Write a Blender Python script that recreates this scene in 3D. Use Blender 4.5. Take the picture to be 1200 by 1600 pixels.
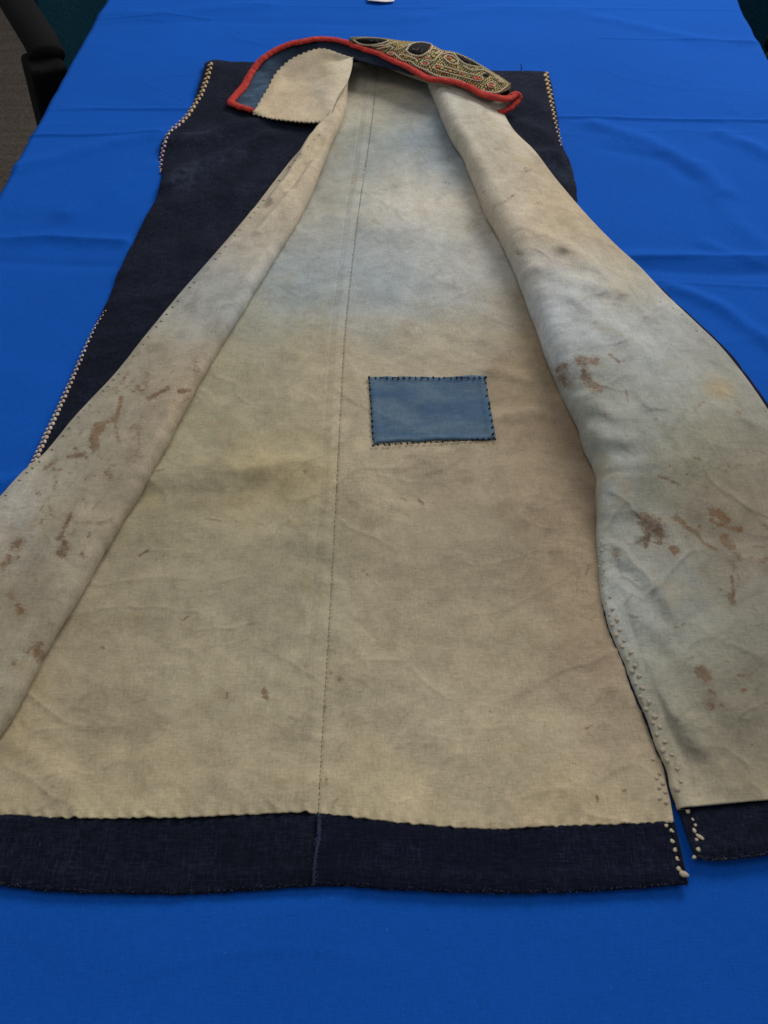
import bpy, math, random
import numpy as np
from mathutils import Vector, Matrix

random.seed(7)
rng = np.random.default_rng(11)
scene = bpy.context.scene
for o in list(bpy.data.objects):
    bpy.data.objects.remove(o, do_unlink=True)

# ------------------------------------------------------------------ camera
H = 0.65            # height of the lens above the table top (z = 0 is the table top)
FPX = 1600.0        # focal length for a picture 1600 high
PITCH = math.atan(1714.0 / FPX)
cd = bpy.data.cameras.new('camera')
cam = bpy.data.objects.new('camera', cd)
scene.collection.objects.link(cam)
cam.location = (0, 0, H)
cam.rotation_euler = (math.pi / 2 - PITCH, 0, 0)
cd.sensor_fit = 'VERTICAL'
cd.sensor_height = 24.0
cd.sensor_width = 18.0
cd.lens = 24.0 * FPX / 1600.0
cd.clip_start = 0.02
cd.clip_end = 60
cd.dof.use_dof = True
cd.dof.focus_distance = 0.98
cd.dof.aperture_fstop = 11.0
scene.camera = cam
scene.render.resolution_x = 768
scene.render.resolution_y = 1024

# ------------------------------------------------------------------ light
world = bpy.data.worlds.new('World')
scene.world = world
world.use_nodes = True
bg = world.node_tree.nodes['Background']
bg.inputs[0].default_value = (0.90, 0.95, 1.0, 1)
bg.inputs[1].default_value = 0.25


def area_light(name, loc, target, sx, sy, power, col):
    ld = bpy.data.lights.new(name, 'AREA')
    ld.shape = 'RECTANGLE'
    ld.size = sx
    ld.size_y = sy
    ld.energy = power
    ld.color = col
    o = bpy.data.objects.new(name, ld)
    scene.collection.objects.link(o)
    o.location = loc
    d = Vector(target) - Vector(loc)
    o.rotation_euler = d.to_track_quat('-Z', 'Y').to_euler()
    return o


area_light('ceiling_lamp', (1.25, 3.0, 1.55), (0.1, 0.95, 0), 1.8, 1.1, 60, (1.0, 0.965, 0.91))
area_light('ceiling_lamp', (-0.5, 0.7, 1.95), (0.0, 0.8, 0), 1.2, 0.6, 5, (1.0, 0.97, 0.93))

scene.view_settings.view_transform = 'Standard'
scene.view_settings.look = 'None'
scene.view_settings.exposure = 0.0
scene.view_settings.gamma = 1.0

# ------------------------------------------------------------------ geometry helpers
SP, CP = math.sin(PITCH), math.cos(PITCH)


def W(px, py, z=0.0):
    """point at height z that the lens sees at photograph position px, py"""
    px = np.asarray(px, float); py = np.asarray(py, float); z = np.asarray(z, float)
    dx = (px - 600) / FPX
    dy = (800 - py) / FPX
    rz = -SP + dy * CP
    ry = CP + dy * SP
    t = (z - H) / rz
    return np.stack(np.broadcast_arrays(dx * t, ry * t, z), -1)


def PX(P):
    P = np.asarray(P, float)
    x = P[..., 0]; y = P[..., 1]; z = P[..., 2] - H
    d = y * CP - z * SP
    u = y * SP + z * CP
    return 600 + FPX * x / d, 800 - FPX * u / d


def catmull(pts, n):
    """smooth curve of n points through pts (any dimension)"""
    p = np.asarray(pts, float)
    d = np.r_[0, np.cumsum(np.linalg.norm(np.diff(p, axis=0), axis=1))]
    m = np.zeros_like(p)
    for k in range(len(p)):
        a, b = max(k - 1, 0), min(k + 1, len(p) - 1)
        m[k] = (p[b] - p[a]) / (d[b] - d[a])
    s = np.linspace(0, d[-1], n)
    k = np.clip(np.searchsorted(d, s, side='right') - 1, 0, len(p) - 2)
    h = (d[k + 1] - d[k])[:, None]
    t = ((s - d[k])[:, None]) / h
    return ((2 * t**3 - 3 * t**2 + 1) * p[k] + (t**3 - 2 * t**2 + t) * h * m[k]
            + (-2 * t**3 + 3 * t**2) * p[k + 1] + (t**3 - t**2) * h * m[k + 1])


def fx(pts, swap=False):
    """function x(y) through (x, y) points (or y(x) when swap)"""
    c = catmull(pts, 600)
    if swap:
        i = np.argsort(c[:, 0]); return lambda v: np.interp(v, c[i, 0], c[i, 1])
    i = np.argsort(c[:, 1]); return lambda v: np.interp(v, c[i, 1], c[i, 0])


def sstep(a, b, x):
    t = np.clip((np.asarray(x, float) - a) / (b - a), 0, 1)
    return t * t * (3 - 2 * t)


_tab = {}


def vnoise(x, y, seed=0):
    if seed not in _tab:
        _tab[seed] = np.random.default_rng(seed + 100).random((256, 256)) * 2 - 1
    T = _tab[seed]
    x = np.asarray(x, float); y = np.asarray(y, float)
    xi = np.floor(x).astype(int); yi = np.floor(y).astype(int)
    a = x - xi; b = y - yi
    a = a * a * a * (a * (a * 6 - 15) + 10); b = b * b * b * (b * (b * 6 - 15) + 10)
    g = lambda i, j: T[i % 256, j % 256]
    return ((g(xi, yi) * (1 - a) + g(xi + 1, yi) * a) * (1 - b)
            + (g(xi, yi + 1) * (1 - a) + g(xi + 1, yi + 1) * a) * b)


def fbm(x, y, seed=0, octs=4, gain=0.5):
    s = 0; amp = 1.0; tot = 0
    for k in range(octs):
        s = s + amp * vnoise(x * 2**k + 17.3 * k, y * 2**k - 9.1 * k, seed + k)
        tot += amp; amp *= gain
    return s / tot


def creases(X, Y, f, seed, ang=0.0, stretch=2.2, p=5):
    """crisp wrinkle lines, 0..1"""
    ca, sa = math.cos(ang), math.sin(ang)
    a = (X * ca + Y * sa) * f / stretch; b = (-X * sa + Y * ca) * f
    a2 = a + 0.7 * fbm(a, b, seed + 3, 2); b2 = b + 0.9 * fbm(a * 1.3, b * 1.3, seed + 6, 3)
    r = (1 - np.abs(vnoise(a2, b2, seed)))**p * sstep(-0.15, 0.45, vnoise(a * .7 + 5, b * .7, seed + 9))
    return r


def ridge(X, Y, pts, width):
    """1 on a polyline of world points falling off with width (metres)"""
    out = np.zeros_like(X)
    for k in range(len(pts) - 1):
        ax, ay = pts[k][:2]; bx, by = pts[k + 1][:2]
        dx, dy = bx - ax, by - ay
        L = dx * dx + dy * dy + 1e-12
        t = np.clip(((X - ax) * dx + (Y - ay) * dy) / L, 0, 1)
        d2 = (X - ax - t * dx)**2 + (Y - ay - t * dy)**2
        out = np.maximum(out, np.exp(-d2 / (2 * width * width)))
    return out


def srgb(r, g, b):
    f = lambda c: (c / 255 / 12.92) if c / 255 <= 0.04045 else ((c / 255 + 0.055) / 1.055)**2.4
    return np.array([f(r), f(g), f(b)])


# ------------------------------------------------------------------ object helpers
COL = scene.collection


def link(name, me, parent=None, mats=()):
    for m in mats:
        me.materials.append(m)
    o = bpy.data.objects.new(name, me)
    COL.objects.link(o)
    if parent is not None:
        o.parent = parent
        q = parent
        M = Matrix.Identity(4)
        while q is not None:
            M = q.matrix_basis @ M if q.parent is None else M
            q = q.parent
        if parent.parent is None:
            o.matrix_parent_inverse = M.inverted()
    return o


def empty(name, loc, label, cat, group=None, rz=0.0):
    o = bpy.data.objects.new(name, None)
    COL.objects.link(o)
    o.location = loc
    o.rotation_euler = (0, 0, rz)
    o['label'] = label; o['category'] = cat
    if group: o['group'] = group
    o.empty_display_size = 0.1
    return o


def tag(o, label=None, cat=None, group=None, kind=None):
    if label: o['label'] = label
    if cat: o['category'] = cat
    if group: o['group'] = group
    if kind: o['kind'] = kind
    return o


def grid_mesh(name, P, colors=None, scal=None, uv=None):
    nv, nu = P.shape[:2]
    me = bpy.data.meshes.new(name)
    idx = np.arange(nv * nu).reshape(nv, nu)
    q = np.stack([idx[:-1, :-1], idx[:-1, 1:], idx[1:, 1:], idx[1:, :-1]], -1).reshape(-1, 4)
    a = P[:-1, :-1]; b = P[1:, 1:] - a; c = P[:-1, 1:] - P[1:, :-1]
    nz = np.cross(b, c)[..., 2].sum()
    if nz > 0:
        q = q[:, ::-1]
    me.vertices.add(nv * nu); me.vertices.foreach_set('co', P.reshape(-1, 3).astype(np.float32).ravel())
    me.loops.add(q.size); me.loops.foreach_set('vertex_index', q.ravel().astype(np.int32))
    me.polygons.add(len(q))
    me.polygons.foreach_set('loop_start', (np.arange(len(q)) * 4).astype(np.int32))
    me.polygons.foreach_set('use_smooth', np.ones(len(q), bool))
    me.update(calc_edges=True)
    me.validate()
    if colors is not None:
        at = me.attributes.new('tint', 'FLOAT_COLOR', 'POINT')
        c4 = np.ones((nv * nu, 4), np.float32); c4[:, :3] = colors.reshape(-1, 3)
        at.data.foreach_set('color', c4.ravel())
    if scal:
        for k, v in scal.items():
            at = me.attributes.new(k, 'FLOAT', 'POINT')
            at.data.foreach_set('value', v.astype(np.float32).ravel())
    if uv is not None:
        at = me.attributes.new('st', 'FLOAT_VECTOR', 'POINT')
        c3 = np.zeros((nv * nu, 3), np.float32); c3[:, :2] = uv.reshape(-1, 2)
        at.data.foreach_set('vector', c3.ravel())
    return me


def solid(o, th, rim=0, back=0, offset=-1):
    m = o.modifiers.new('thickness', 'SOLIDIFY')
    m.thickness = th
    m.offset = offset
    m.material_offset = back
    m.material_offset_rim = rim
    m.use_even_offset = False
    return o


def raw_mesh(name, verts, faces, smooth=True):
    me = bpy.data.meshes.new(name)
    me.from_pydata([tuple(map(float, v)) for v in verts], [], [tuple(map(int, f)) for f in faces])
    if smooth:
        me.polygons.foreach_set('use_smooth', np.ones(len(me.polygons), bool))
    me.update()
    return me


def tube_geo(path, rad, sides=8, up=(0, 0, 1), flat=1.0):
    """verts, faces of a capped tube along path; rad scalar or list; flat squashes along up"""
    path = np.asarray(path, float)
    n = len(path)
    rad = np.broadcast_to(np.asarray(rad, float), (n,))
    T = np.gradient(path, axis=0)
    T /= np.linalg.norm(T, axis=1)[:, None] + 1e-12
    upv = np.asarray(up, float)
    V = []; F = []
    for k in range(n):
        s = np.cross(T[k], upv)
        if np.linalg.norm(s) < 1e-4: s = np.cross(T[k], (1, 0, 0))
        s /= np.linalg.norm(s)
        w = np.cross(s, T[k])
        for j in range(sides):
            a = 2 * math.pi * j / sides
            V.append(path[k] + rad[k] * (math.cos(a) * s + flat * math.sin(a) * w))
    for k in range(n - 1):
        for j in range(sides):
            j2 = (j + 1) % sides
            F.append((k * sides + j, k * sides + j2, (k + 1) * sides + j2, (k + 1) * sides + j))
    F.append(tuple(range(sides - 1, -1, -1)))
    F.append(tuple((n - 1) * sides + j for j in range(sides)))
    return V, F


class Geo:
    def __init__(s): s.V = []; s.F = []
    def add(s, V, F):
        b = len(s.V); s.V += list(V); s.F += [tuple(i + b for i in f) for f in F]
    def mesh(s, name, smooth=True): return raw_mesh(name, s.V, s.F, smooth)


def stitch(geo, a, b, r, sides=6, lift=None, flat=1.0):
    a = np.asarray(a, float); b = np.asarray(b, float)
    ts = np.array([0, .12, .5, .88, 1.0])
    path = a[None] * (1 - ts[:, None]) + b[None] * ts[:, None]
    path[:, 2] += (lift if lift is not None else r * 0.35) * np.sin(ts * math.pi)
    geo.add(*tube_geo(path, r * np.array([.35, .8, 1, .8, .35]), sides, flat=flat))


class Surf:
    """look-up of surface points by photograph position"""
    def __init__(s, P):
        s.P = P.reshape(-1, 3); s.px, s.py = PX(s.P)
    def at(s, x, y, dz=0.0):
        k = np.argmin((s.px - x)**2 + (s.py - y)**2)
        p = W(x, y, s.P[k, 2] + dz)
        return p


# ------------------------------------------------------------------ materials
def new_mat(name):
    m = bpy.data.materials.new(name)
    m.use_nodes = True
    nt = m.node_tree
    for n in list(nt.nodes): nt.nodes.remove(n)
    out = nt.nodes.new('ShaderNodeOutputMaterial')
    b = nt.nodes.new('ShaderNodeBsdfPrincipled')
    nt.links.new(b.outputs[0], out.inputs[0])
    return m, nt, b


class N:
    """tiny node helper"""
    def __init__(s, nt): s.nt = nt
    def new(s, t, **kw):
        n = s.nt.nodes.new(t)
        for k, v in kw.items(): setattr(n, k, v)
        return n
    def set(s, sock, v):
        if hasattr(v, 'is_output') or isinstance(v, bpy.types.NodeSocket): s.nt.links.new(v, sock)
        else: sock.default_value = v
    def obj(s): return s.new('ShaderNodeTexCoord').outputs['Object']
    def attr(s, name): return s.new('ShaderNodeAttribute', attribute_name=name)
    def mapping(s, v, scale=(1, 1, 1), rot=(0, 0, 0), loc=(0, 0, 0)):
        n = s.new('ShaderNodeMapping'); s.set(n.inputs[0], v)
        n.inputs['Scale'].default_value = scale; n.inputs['Rotation'].default_value = rot; n.inputs['Location'].default_value = loc
        return n.outputs[0]
    def noise(s, v, scale, detail=3, rough=0.55, dist=0.0):
        n = s.new('ShaderNodeTexNoise'); s.set(n.inputs['Vector'], v)
        n.inputs['Scale'].default_value = scale; n.inputs['Detail'].default_value = detail
        n.inputs['Roughness'].default_value = rough; n.inputs['Distortion'].default_value = dist
        return n.outputs['Fac']
    def ramp(s, f, a, b, lo=0.0, hi=1.0):
        n = s.new('ShaderNodeMapRange'); n.interpolation_type = 'SMOOTHSTEP'
        s.set(n.inputs[0], f); s.set(n.inputs[1], a); s.set(n.inputs[2], b); s.set(n.inputs[3], lo); s.set(n.inputs[4], hi)
        return n.outputs[0]
    def math(s, op, a, b=0.0, c=0.0):
        n = s.new('ShaderNodeMath', operation=op); s.set(n.inputs[0], a); s.set(n.inputs[1], b); s.set(n.inputs[2], c)
        return n.outputs[0]
    def mix(s, f, a, b, mode='MIX'):
        n = s.new('ShaderNodeMix', data_type='RGBA', blend_type=mode)
        s.set(n.inputs[0], f)
        for sock, v in ((n.inputs[6], a), (n.inputs[7], b)):
            if isinstance(v, (tuple, list, np.ndarray)): v = (float(v[0]), float(v[1]), float(v[2]), 1.0)
            s.set(sock, v)
        return n.outputs[2]
    def scale_col(s, c, f):
        n = s.new('ShaderNodeVectorMath', operation='SCALE')
        s.set(n.inputs[0], c); s.set(n.inputs[3], f)
        return n.outputs[0]
    def bump(s, h, strength, dist, normal=None):
        n = s.new('ShaderNodeBump'); n.inputs['Strength'].default_value = strength; n.inputs['Distance'].default_value = dist
        s.set(n.inputs['Height'], h)
        if normal is not None: s.set(n.inputs['Normal'], normal)
        return n.outputs[0]
    def weave(s, v, period, rot=0.0):
        """plain weave height 0..1"""
        m = s.mapping(v, (1 / period, 1 / period, 1 / period), (0, 0, rot))
        sx = s.new('ShaderNodeSeparateXYZ'); s.set(sx.inputs[0], m)
        a = s.math('SINE', s.math('MULTIPLY', sx.outputs[0], 2 * math.pi))
        b = s.math('SINE', s.math('MULTIPLY', sx.outputs[1], 2 * math.pi))
        return s.math('MULTIPLY_ADD', s.math('MULTIPLY', a, b), 0.5, 0.5)


def mat_lining():
    m, nt, b = new_mat('worn_cream_lining'); n = N(nt)
    v = n.obj()
    t = n.attr('tint').outputs['Color']
    st = n.attr('stain').outputs['Fac']
    # mottling
    m1 = n.noise(v, 14, 5, 0.6, 0.4)
    m2 = n.noise(v, 55, 4, 0.62, 0.3)
    thr = n.noise(n.mapping(v, (1100, 90, 200)), 1, 3, 0.65)
    thr2 = n.noise(n.mapping(v, (90, 1000, 200)), 1, 3, 0.65)
    f = n.math('ADD', n.ramp(m1, 0.3, 0.72, 0.90, 1.08), n.ramp(m2, 0.3, 0.7, -0.085, 0.07))
    f = n.math('ADD', f, n.ramp(n.noise(v, 420, 3, 0.65), 0.3, 0.7, -0.07, 0.06))
    f = n.math('ADD', f, n.ramp(thr, 0.3, 0.7, -0.075, 0.06))
    f = n.math('ADD', f, n.ramp(thr2, 0.3, 0.7, -0.075, 0.06))
    c = n.scale_col(t, f)
    # yellow, grey green and dark speckle marks of age
    y = n.ramp(n.noise(n.mapping(v, (1, 1, 1), loc=(3.1, 1.7, 0)), 21, 4, 0.6, 0.6), 0.57, 0.74, 0, 0.33)
    c = n.mix(y, c, (0.40, 0.30, 0.14))
    g = n.ramp(n.noise(n.mapping(v, (1, 1, 1), loc=(7.7, 4.2, 0)), 17, 5, 0.62, 0.8), 0.56, 0.74, 0, 0.20)
    c = n.mix(g, c, (0.19, 0.19, 0.145))
    d = n.ramp(n.noise(n.mapping(v, (1, 1, 1), loc=(1.7, 9.2, 0)), 34, 6, 0.68, 0.5), 0.60, 0.76, 0, 0.22)
    c = n.mix(d, c, (0.16, 0.115, 0.08))
    sp = n.ramp(n.noise(n.mapping(v, (1, 0.55, 1), loc=(5, 5, 0)), 300, 2, 0.5), 0.735, 0.77, 0, 0.55)
    spm = n.ramp(n.noise(v, 30, 2, 0.5), 0.5, 0.62, 0, 1)
    c = n.mix(n.math('MULTIPLY', sp, spm), c, (0.13, 0.08, 0.05))
    td = n.noise(n.mapping(v, (1, 1, 1), loc=(6, 2, 0)), 11, 4, 0.55, 0.5)
    tl = n.math('SUBTRACT', 1.0, n.ramp(n.math('ABSOLUTE', n.math('SUBTRACT', td, 0.56)), 0.0, 0.014))
    tm = n.ramp(n.noise(n.mapping(v, (1, 1, 1), loc=(1, 8, 0)), 9, 2, 0.5), 0.48, 0.62, 0, 0.20)
    c = n.mix(n.math('MULTIPLY', tl, tm), c, (0.22, 0.155, 0.085))
    # brown stains : shape from the stain attribute, ragged by noise
    nv_ = n.mapping(v, (1, 1, 1), loc=(2, 3, 0))
    nn = n.math('ADD', n.math('MULTIPLY', n.noise(nv_, 110, 4, 0.65, 1.5), 0.5), n.math('MULTIPLY', n.noise(nv_, 400, 4, 0.72, 1.2), 0.5))
    e = n.math('ADD', st, n.math('MULTIPLY', n.math('SUBTRACT', nn, 0.5), 3.2))
    hal = n.ramp(e, 0.10, 0.80, 0, 0.34)
    c = n.mix(hal, c, (0.20, 0.125, 0.075))
    sf = n.ramp(e, 0.42, 0.80, 0, 1)
    mot = n.math('MULTIPLY', n.ramp(n.noise(v, 150, 4, 0.65, 0.8), 0.30, 0.66, 0.42, 0.95), n.math('MULTIPLY', n.ramp(thr, .3, .7, .7, 1.05), n.ramp(thr2, .3, .7, .75, 1.05)))
    br = n.mix(n.ramp(n.noise(v, 26, 2, 0.5), 0.4, 0.6), (0.225, 0.110, 0.046), (0.140, 0.072, 0.036))
    c = n.mix(n.math('MULTIPLY', sf, mot), c, br)
    n.set(b.inputs['Base Color'], c)
    b.inputs['Roughness'].default_value = 0.92
    b.inputs['Specular IOR Level'].default_value = 0.12
    b.inputs['Sheen Weight'].default_value = 0.06
    b.inputs['Sheen Roughness'].default_value = 0.5
    w = n.weave(v, 0.0011, 0.03)
    h = n.math('ADD', n.math('MULTIPLY', w, 0.35), n.math('ADD', n.math('MULTIPLY', thr, 0.6), n.math('MULTIPLY', thr2, 0.6)))
    bp = n.bump(h, 0.38, 0.0007)
    bp = n.bump(n.noise(v, 70, 5, 0.66, 0.6), 0.30, 0.003, bp)
    n.set(b.inputs['Normal'], bp)
    return m


def mat_navy(name='indigo_cloth', base=(0.0066, 0.0080, 0.0165), worn=(0.044, 0.055, 0.102), wear_attr=False, amount=1.0):
    m, nt, b = new_mat(name); n = N(nt)
    v = n.obj()
    a1 = n.noise(n.mapping(v, (1150, 120, 300)), 1, 3, 0.65)
    a2 = n.noise(n.mapping(v, (120, 1150, 300)), 1, 3, 0.65)
    big = n.noise(v, 16, 4, 0.6, 0.5)
    f = n.math('MULTIPLY', n.ramp(a1, 0.45, 0.8, 0, 0.55), n.ramp(big, 0.3, 0.7, 0.3, 1.0))
    f = n.math('ADD', f, n.math('MULTIPLY', n.ramp(a2, 0.45, 0.8, 0, 0.55), n.ramp(big, 0.3, 0.7, 0.3, 1.0)))
    f = n.math('MULTIPLY', f, amount)
    c = n.mix(f, base, worn)
    if wear_attr:
        wr = n.attr('stain').outputs['Fac']
        wf = n.math('MULTIPLY', wr, n.ramp(n.noise(n.mapping(v, (1, 1, 1)), 90, 6, 0.72, 0.4), 0.30, 0.75, 0.0, 0.65))
        c = n.mix(wf, c, (0.055, 0.075, 0.125))
    fl = n.ramp(n.noise(n.mapping(v, (700, 420, 400)), 1, 1, 0.5), 0.765, 0.80, 0, 0.5)
    c = n.mix(fl, c, (0.11, 0.115, 0.14))
    n.set(b.inputs['Base Color'], c)
    b.inputs['Roughness'].default_value = 0.92
    b.inputs['Specular IOR Level'].default_value = 0.05
    b.inputs['Sheen Weight'].default_value = 0.03
    b.inputs['Sheen Tint'].default_value = (0.6, 0.65, 0.9, 1)
    w = n.weave(v, 0.0011, 0.03)
    bp = n.bump(n.math('ADD', n.math('ADD', a1, a2), n.math('MULTIPLY', w, 0.5)), 0.5, 0.0007)
    bp = n.bump(n.noise(v, 40, 4, 0.62, 0.5), 0.5, 0.005, bp)
    n.set(b.inputs['Normal'], bp)
    return m


def mat_blue():
    m, nt, b = new_mat('blue_table_linen'); n = N(nt)
    v = n.obj()
    a1 = n.noise(n.mapping(v, (1500, 110, 100)), 1, 2, 0.6)
    a2 = n.noise(n.mapping(v, (110, 1500, 100)), 1, 2, 0.6)
    big = n.noise(v, 5, 3, 0.5)
    f = n.math('ADD', n.ramp(a1, 0.3, 0.7, -0.06, 0.06), n.ramp(a2, 0.3, 0.7, -0.07, 0.07))
    f = n.math('ADD', f, n.ramp(big, 0.3, 0.7, 0.97, 1.05))
    f = n.math('ADD', f, n.ramp(n.noise(v, 700, 2, 0.6), 0.3, 0.7, -0.05, 0.05))
    c = n.scale_col((0.0068, 0.097, 0.500), f)
    # slubs : small darker knots in the yarn, a few pale ones
    s1 = n.ramp(n.noise(n.mapping(v, (130, 260, 100), loc=(3, 1, 0)), 1, 1, 0.5), 0.775, 0.83, 0, 0.6)
    c = n.mix(s1, c, (0.006, 0.035, 0.17))
    s2 = n.ramp(n.noise(n.mapping(v, (300, 330, 100), loc=(8, 4, 0)), 1, 1, 0.5), 0.775, 0.82, 0, 0.6)
    c = n.mix(s2, c, (0.09, 0.25, 0.65))
    n.set(b.inputs['Base Color'], c)
    b.inputs['Roughness'].default_value = 0.95
    b.inputs['Specular IOR Level'].default_value = 0.05
    b.inputs['Sheen Weight'].default_value = 0.03
    b.inputs['Sheen Tint'].default_value = (0.2, 0.5, 1.0, 1)
    w = n.weave(v, 0.0012, 0.01)
    bp = n.bump(n.math('ADD', n.math('ADD', a1, a2), n.math('MULTIPLY', w, 0.4)), 0.35, 0.0007)
    bp = n.bump(n.noise(v, 9, 3, 0.5, 0.3), 0.25, 0.006, bp)
    n.set(b.inputs['Normal'], bp)
    return m


def mat_thread(name, col, col2=None, rough=0.75, scale=900, bump=0.5):
    m, nt, b = new_mat(name); n = N(nt)
    v = n.obj()
    a = n.noise(v, scale, 3, 0.6)
    c2 = col2 or tuple(x * 0.6 for x in col)
    c = n.mix(n.ramp(a, 0.3, 0.7), c2, col)
    n.set(b.inputs['Base Color'], c)
    b.inputs['Roughness'].default_value = rough
    b.inputs['Specular IOR Level'].default_value = 0.2
    n.set(b.inputs['Normal'], n.bump(a, bump, 0.0006 if scale > 300 else 0.0020))
    return m


def mat_patch():
    m, nt, b = new_mat('faded_indigo_patch'); n = N(nt)
    v = n.obj()
    big = n.noise(n.mapping(v, (0.8, 1.4, 1)), 24, 5, 0.65, 0.3)
    c = n.mix(n.ramp(big, 0.34, 0.68), (0.068, 0.125, 0.215), (0.120, 0.185, 0.250))
    g = n.ramp(n.noise(n.mapping(v, (0.5, 1.5, 1), loc=(4, 4, 0)), 30, 3, 0.6), 0.55, 0.72, 0, 0.3)
    c = n.mix(g, c, (0.135, 0.17, 0.18))
    a1 = n.noise(n.mapping(v, (1300, 120, 300)), 1, 2, 0.6)
    a2 = n.noise(n.mapping(v, (90, 1300, 300)), 1, 2, 0.6)
    c = n.scale_col(c, n.math('ADD', n.ramp(a1, 0.3, 0.7, 0.40, 0.62), n.ramp(a2, 0.3, 0.7, 0.38, 0.62)))
    n.set(b.inputs['Base Color'], c)
    b.inputs['Roughness'].default_value = 0.9
    b.inputs['Specular IOR Level'].default_value = 0.1
    n.set(b.inputs['Normal'], n.bump(n.math('ADD', a1, a2), 0.4, 0.0007))
    return m


def mat_facing():
    m, nt, b = new_mat('faded_blue_facing'); n = N(nt)
    v = n.obj()
    wr = n.attr('stain').outputs['Fac']
    big = n.noise(n.mapping(v, (0.6, 1.5, 1)), 60, 4, 0.6, 0.4)
    f = n.math('MULTIPLY', wr, n.ramp(big, 0.3, 0.7, 0.35, 1.0))
    c = n.mix(f, (0.016, 0.024, 0.042), (0.085, 0.145, 0.23))
    n.set(b.inputs['Base Color'], c)
    b.inputs['Roughness'].default_value = 0.9
    b.inputs['Specular IOR Level'].default_value = 0.1
    n.set(b.inputs['Normal'], n.bump(n.noise(n.mapping(v, (200, 900, 300)), 1, 2, 0.6), 0.5, 0.001))
    return m


def mat_embroidery():
    """black ground worked in fine rows of gold and olive running stitch"""
    m, nt, b = new_mat('embroidered_ground'); n = N(nt)
    st = n.attr('st').outputs['Vector']
    v = n.obj()
    sx = n.new('ShaderNodeSeparateXYZ'); n.set(sx.inputs[0], st)
    wob = n.noise(v, 130, 2, 0.5)
    s = n.math('ADD', n.math('MULTIPLY', sx.outputs[0], 62), n.math('MULTIPLY', wob, 1.5))
    t = n.math('ADD', n.math('MULTIPLY', sx.outputs[1], 14), n.math('MULTIPLY', wob, 1.2))
    row = n.math('FLOOR', t)
    sh = n.math('ADD', s, n.math('MULTIPLY', row, 0.5))
    a = n.math('SINE', n.math('MULTIPLY', sh, 2 * math.pi))
    bb = n.math('ABSOLUTE', n.math('SUBTRACT', n.math('FRACT', t), 0.5))
    dash = n.math('MULTIPLY', n.ramp(a, -0.55, 0.0), n.ramp(bb, 0.46, 0.34))
    hue = n.noise(n.mapping(v, (1, 1, 1), loc=(4, 9, 1)), 75, 2, 0.5)
    c = n.mix(n.ramp(hue, 0.40, 0.55), (0.66, 0.47, 0.19), (0.50, 0.43, 0.18))
    c = n.mix(n.ramp(n.noise(v, 55, 2, 0.5), 0.58, 0.64, 0, 0.8), c, (0.45, 0.12, 0.05))
    c = n.mix(dash, (0.010, 0.010, 0.014), c)
    n.set(b.inputs['Base Color'], c)
    b.inputs['Roughness'].default_value = 0.8
    b.inputs['Specular IOR Level'].default_value = 0.15
    n.set(b.inputs['Normal'], n.bump(dash, 0.4, 0.0008))
    return m


def mat_plain(name, col, rough, scale=40, var=0.25, bump=0.2, dist=0.001, spec=0.3):
    m, nt, b = new_mat(name); n = N(nt)
    v = n.obj()
    a = n.noise(v, scale, 4, 0.6)
    c = n.scale_col(col, n.ramp(a, 0.3, 0.7, 1 - var, 1 + var))
    n.set(b.inputs['Base Color'], c)
    b.inputs['Roughness'].default_value = rough
    b.inputs['Specular IOR Level'].default_value = spec
    n.set(b.inputs['Normal'], n.bump(a, bump, dist))
    return m


def mat_carpet():
    m, nt, b = new_mat('brown_grey_carpet'); n = N(nt)
    v = n.obj()
    a = n.noise(v, 160, 4, 0.7)
    r = n.noise(n.mapping(v, (3, 60, 1)), 1, 3, 0.6)
    c = n.mix(n.ramp(a, 0.3, 0.7), (0.060, 0.049, 0.041), (0.135, 0.112, 0.094))
    c = n.scale_col(c, n.ramp(r, 0.3, 0.7, 0.85, 1.12))
    n.set(b.inputs['Base Color'], c)
    b.inputs['Roughness'].default_value = 0.95
    b.inputs['Specular IOR Level'].default_value = 0.05
    n.set(b.inputs['Normal'], n.bump(a, 0.8, 0.006))
    return m


M_LIN = mat_lining()
M_NAVY = mat_navy('indigo_cloth', wear_attr=True)
M_NAVY2 = mat_navy('indigo_cloth_bluer', (0.0060, 0.0074, 0.0170), (0.036, 0.044, 0.090))
M_BLUE = mat_blue()
M_PATCH = mat_patch()
M_FACE = mat_facing()
M_EMB = mat_embroidery()
M_RED = mat_thread('red_binding', (0.56, 0.058, 0.044), (0.38, 0.034, 0.030), 0.95, 170, 1.0)
M_CORD = mat_thread('ivory_cord', (0.76, 0.67, 0.53), (0.56, 0.46, 0.35))
M_PINK = mat_thread('pinkish_thread', (0.68, 0.52, 0.44), (0.50, 0.37, 0.31))
M_LILAC = mat_thread('lilac_thread', (0.56, 0.40, 0.55), (0.42, 0.29, 0.42))
M_OCHRE = mat_thread('ochre_thread', (0.68, 0.50, 0.29), (0.48, 0.33, 0.18))
M_KNOT = mat_thread('cream_knot_thread', (0.55, 0.46, 0.35), (0.44, 0.36, 0.27))
M_WHITEKNOT = mat_thread('ivory_knot_thread', (0.72, 0.60, 0.46), (0.52, 0.42, 0.31))
M_BLACKTH = mat_thread('black_thread', (0.010, 0.010, 0.013), (0.006, 0.006, 0.008))
M_DARKTH = mat_thread('dark_blue_thread', (0.085, 0.090, 0.092), (0.045, 0.050, 0.058))
M_REDTH = mat_thread('red_silk', (0.58, 0.11, 0.055), (0.40, 0.07, 0.035))
M_GOLDTH = mat_thread('gold_silk', (0.56, 0.40, 0.14), (0.38, 0.26, 0.09))
M_GREENTH = mat_thread('olive_silk', (0.32, 0.31, 0.12), (0.22, 0.21, 0.08))
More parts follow.
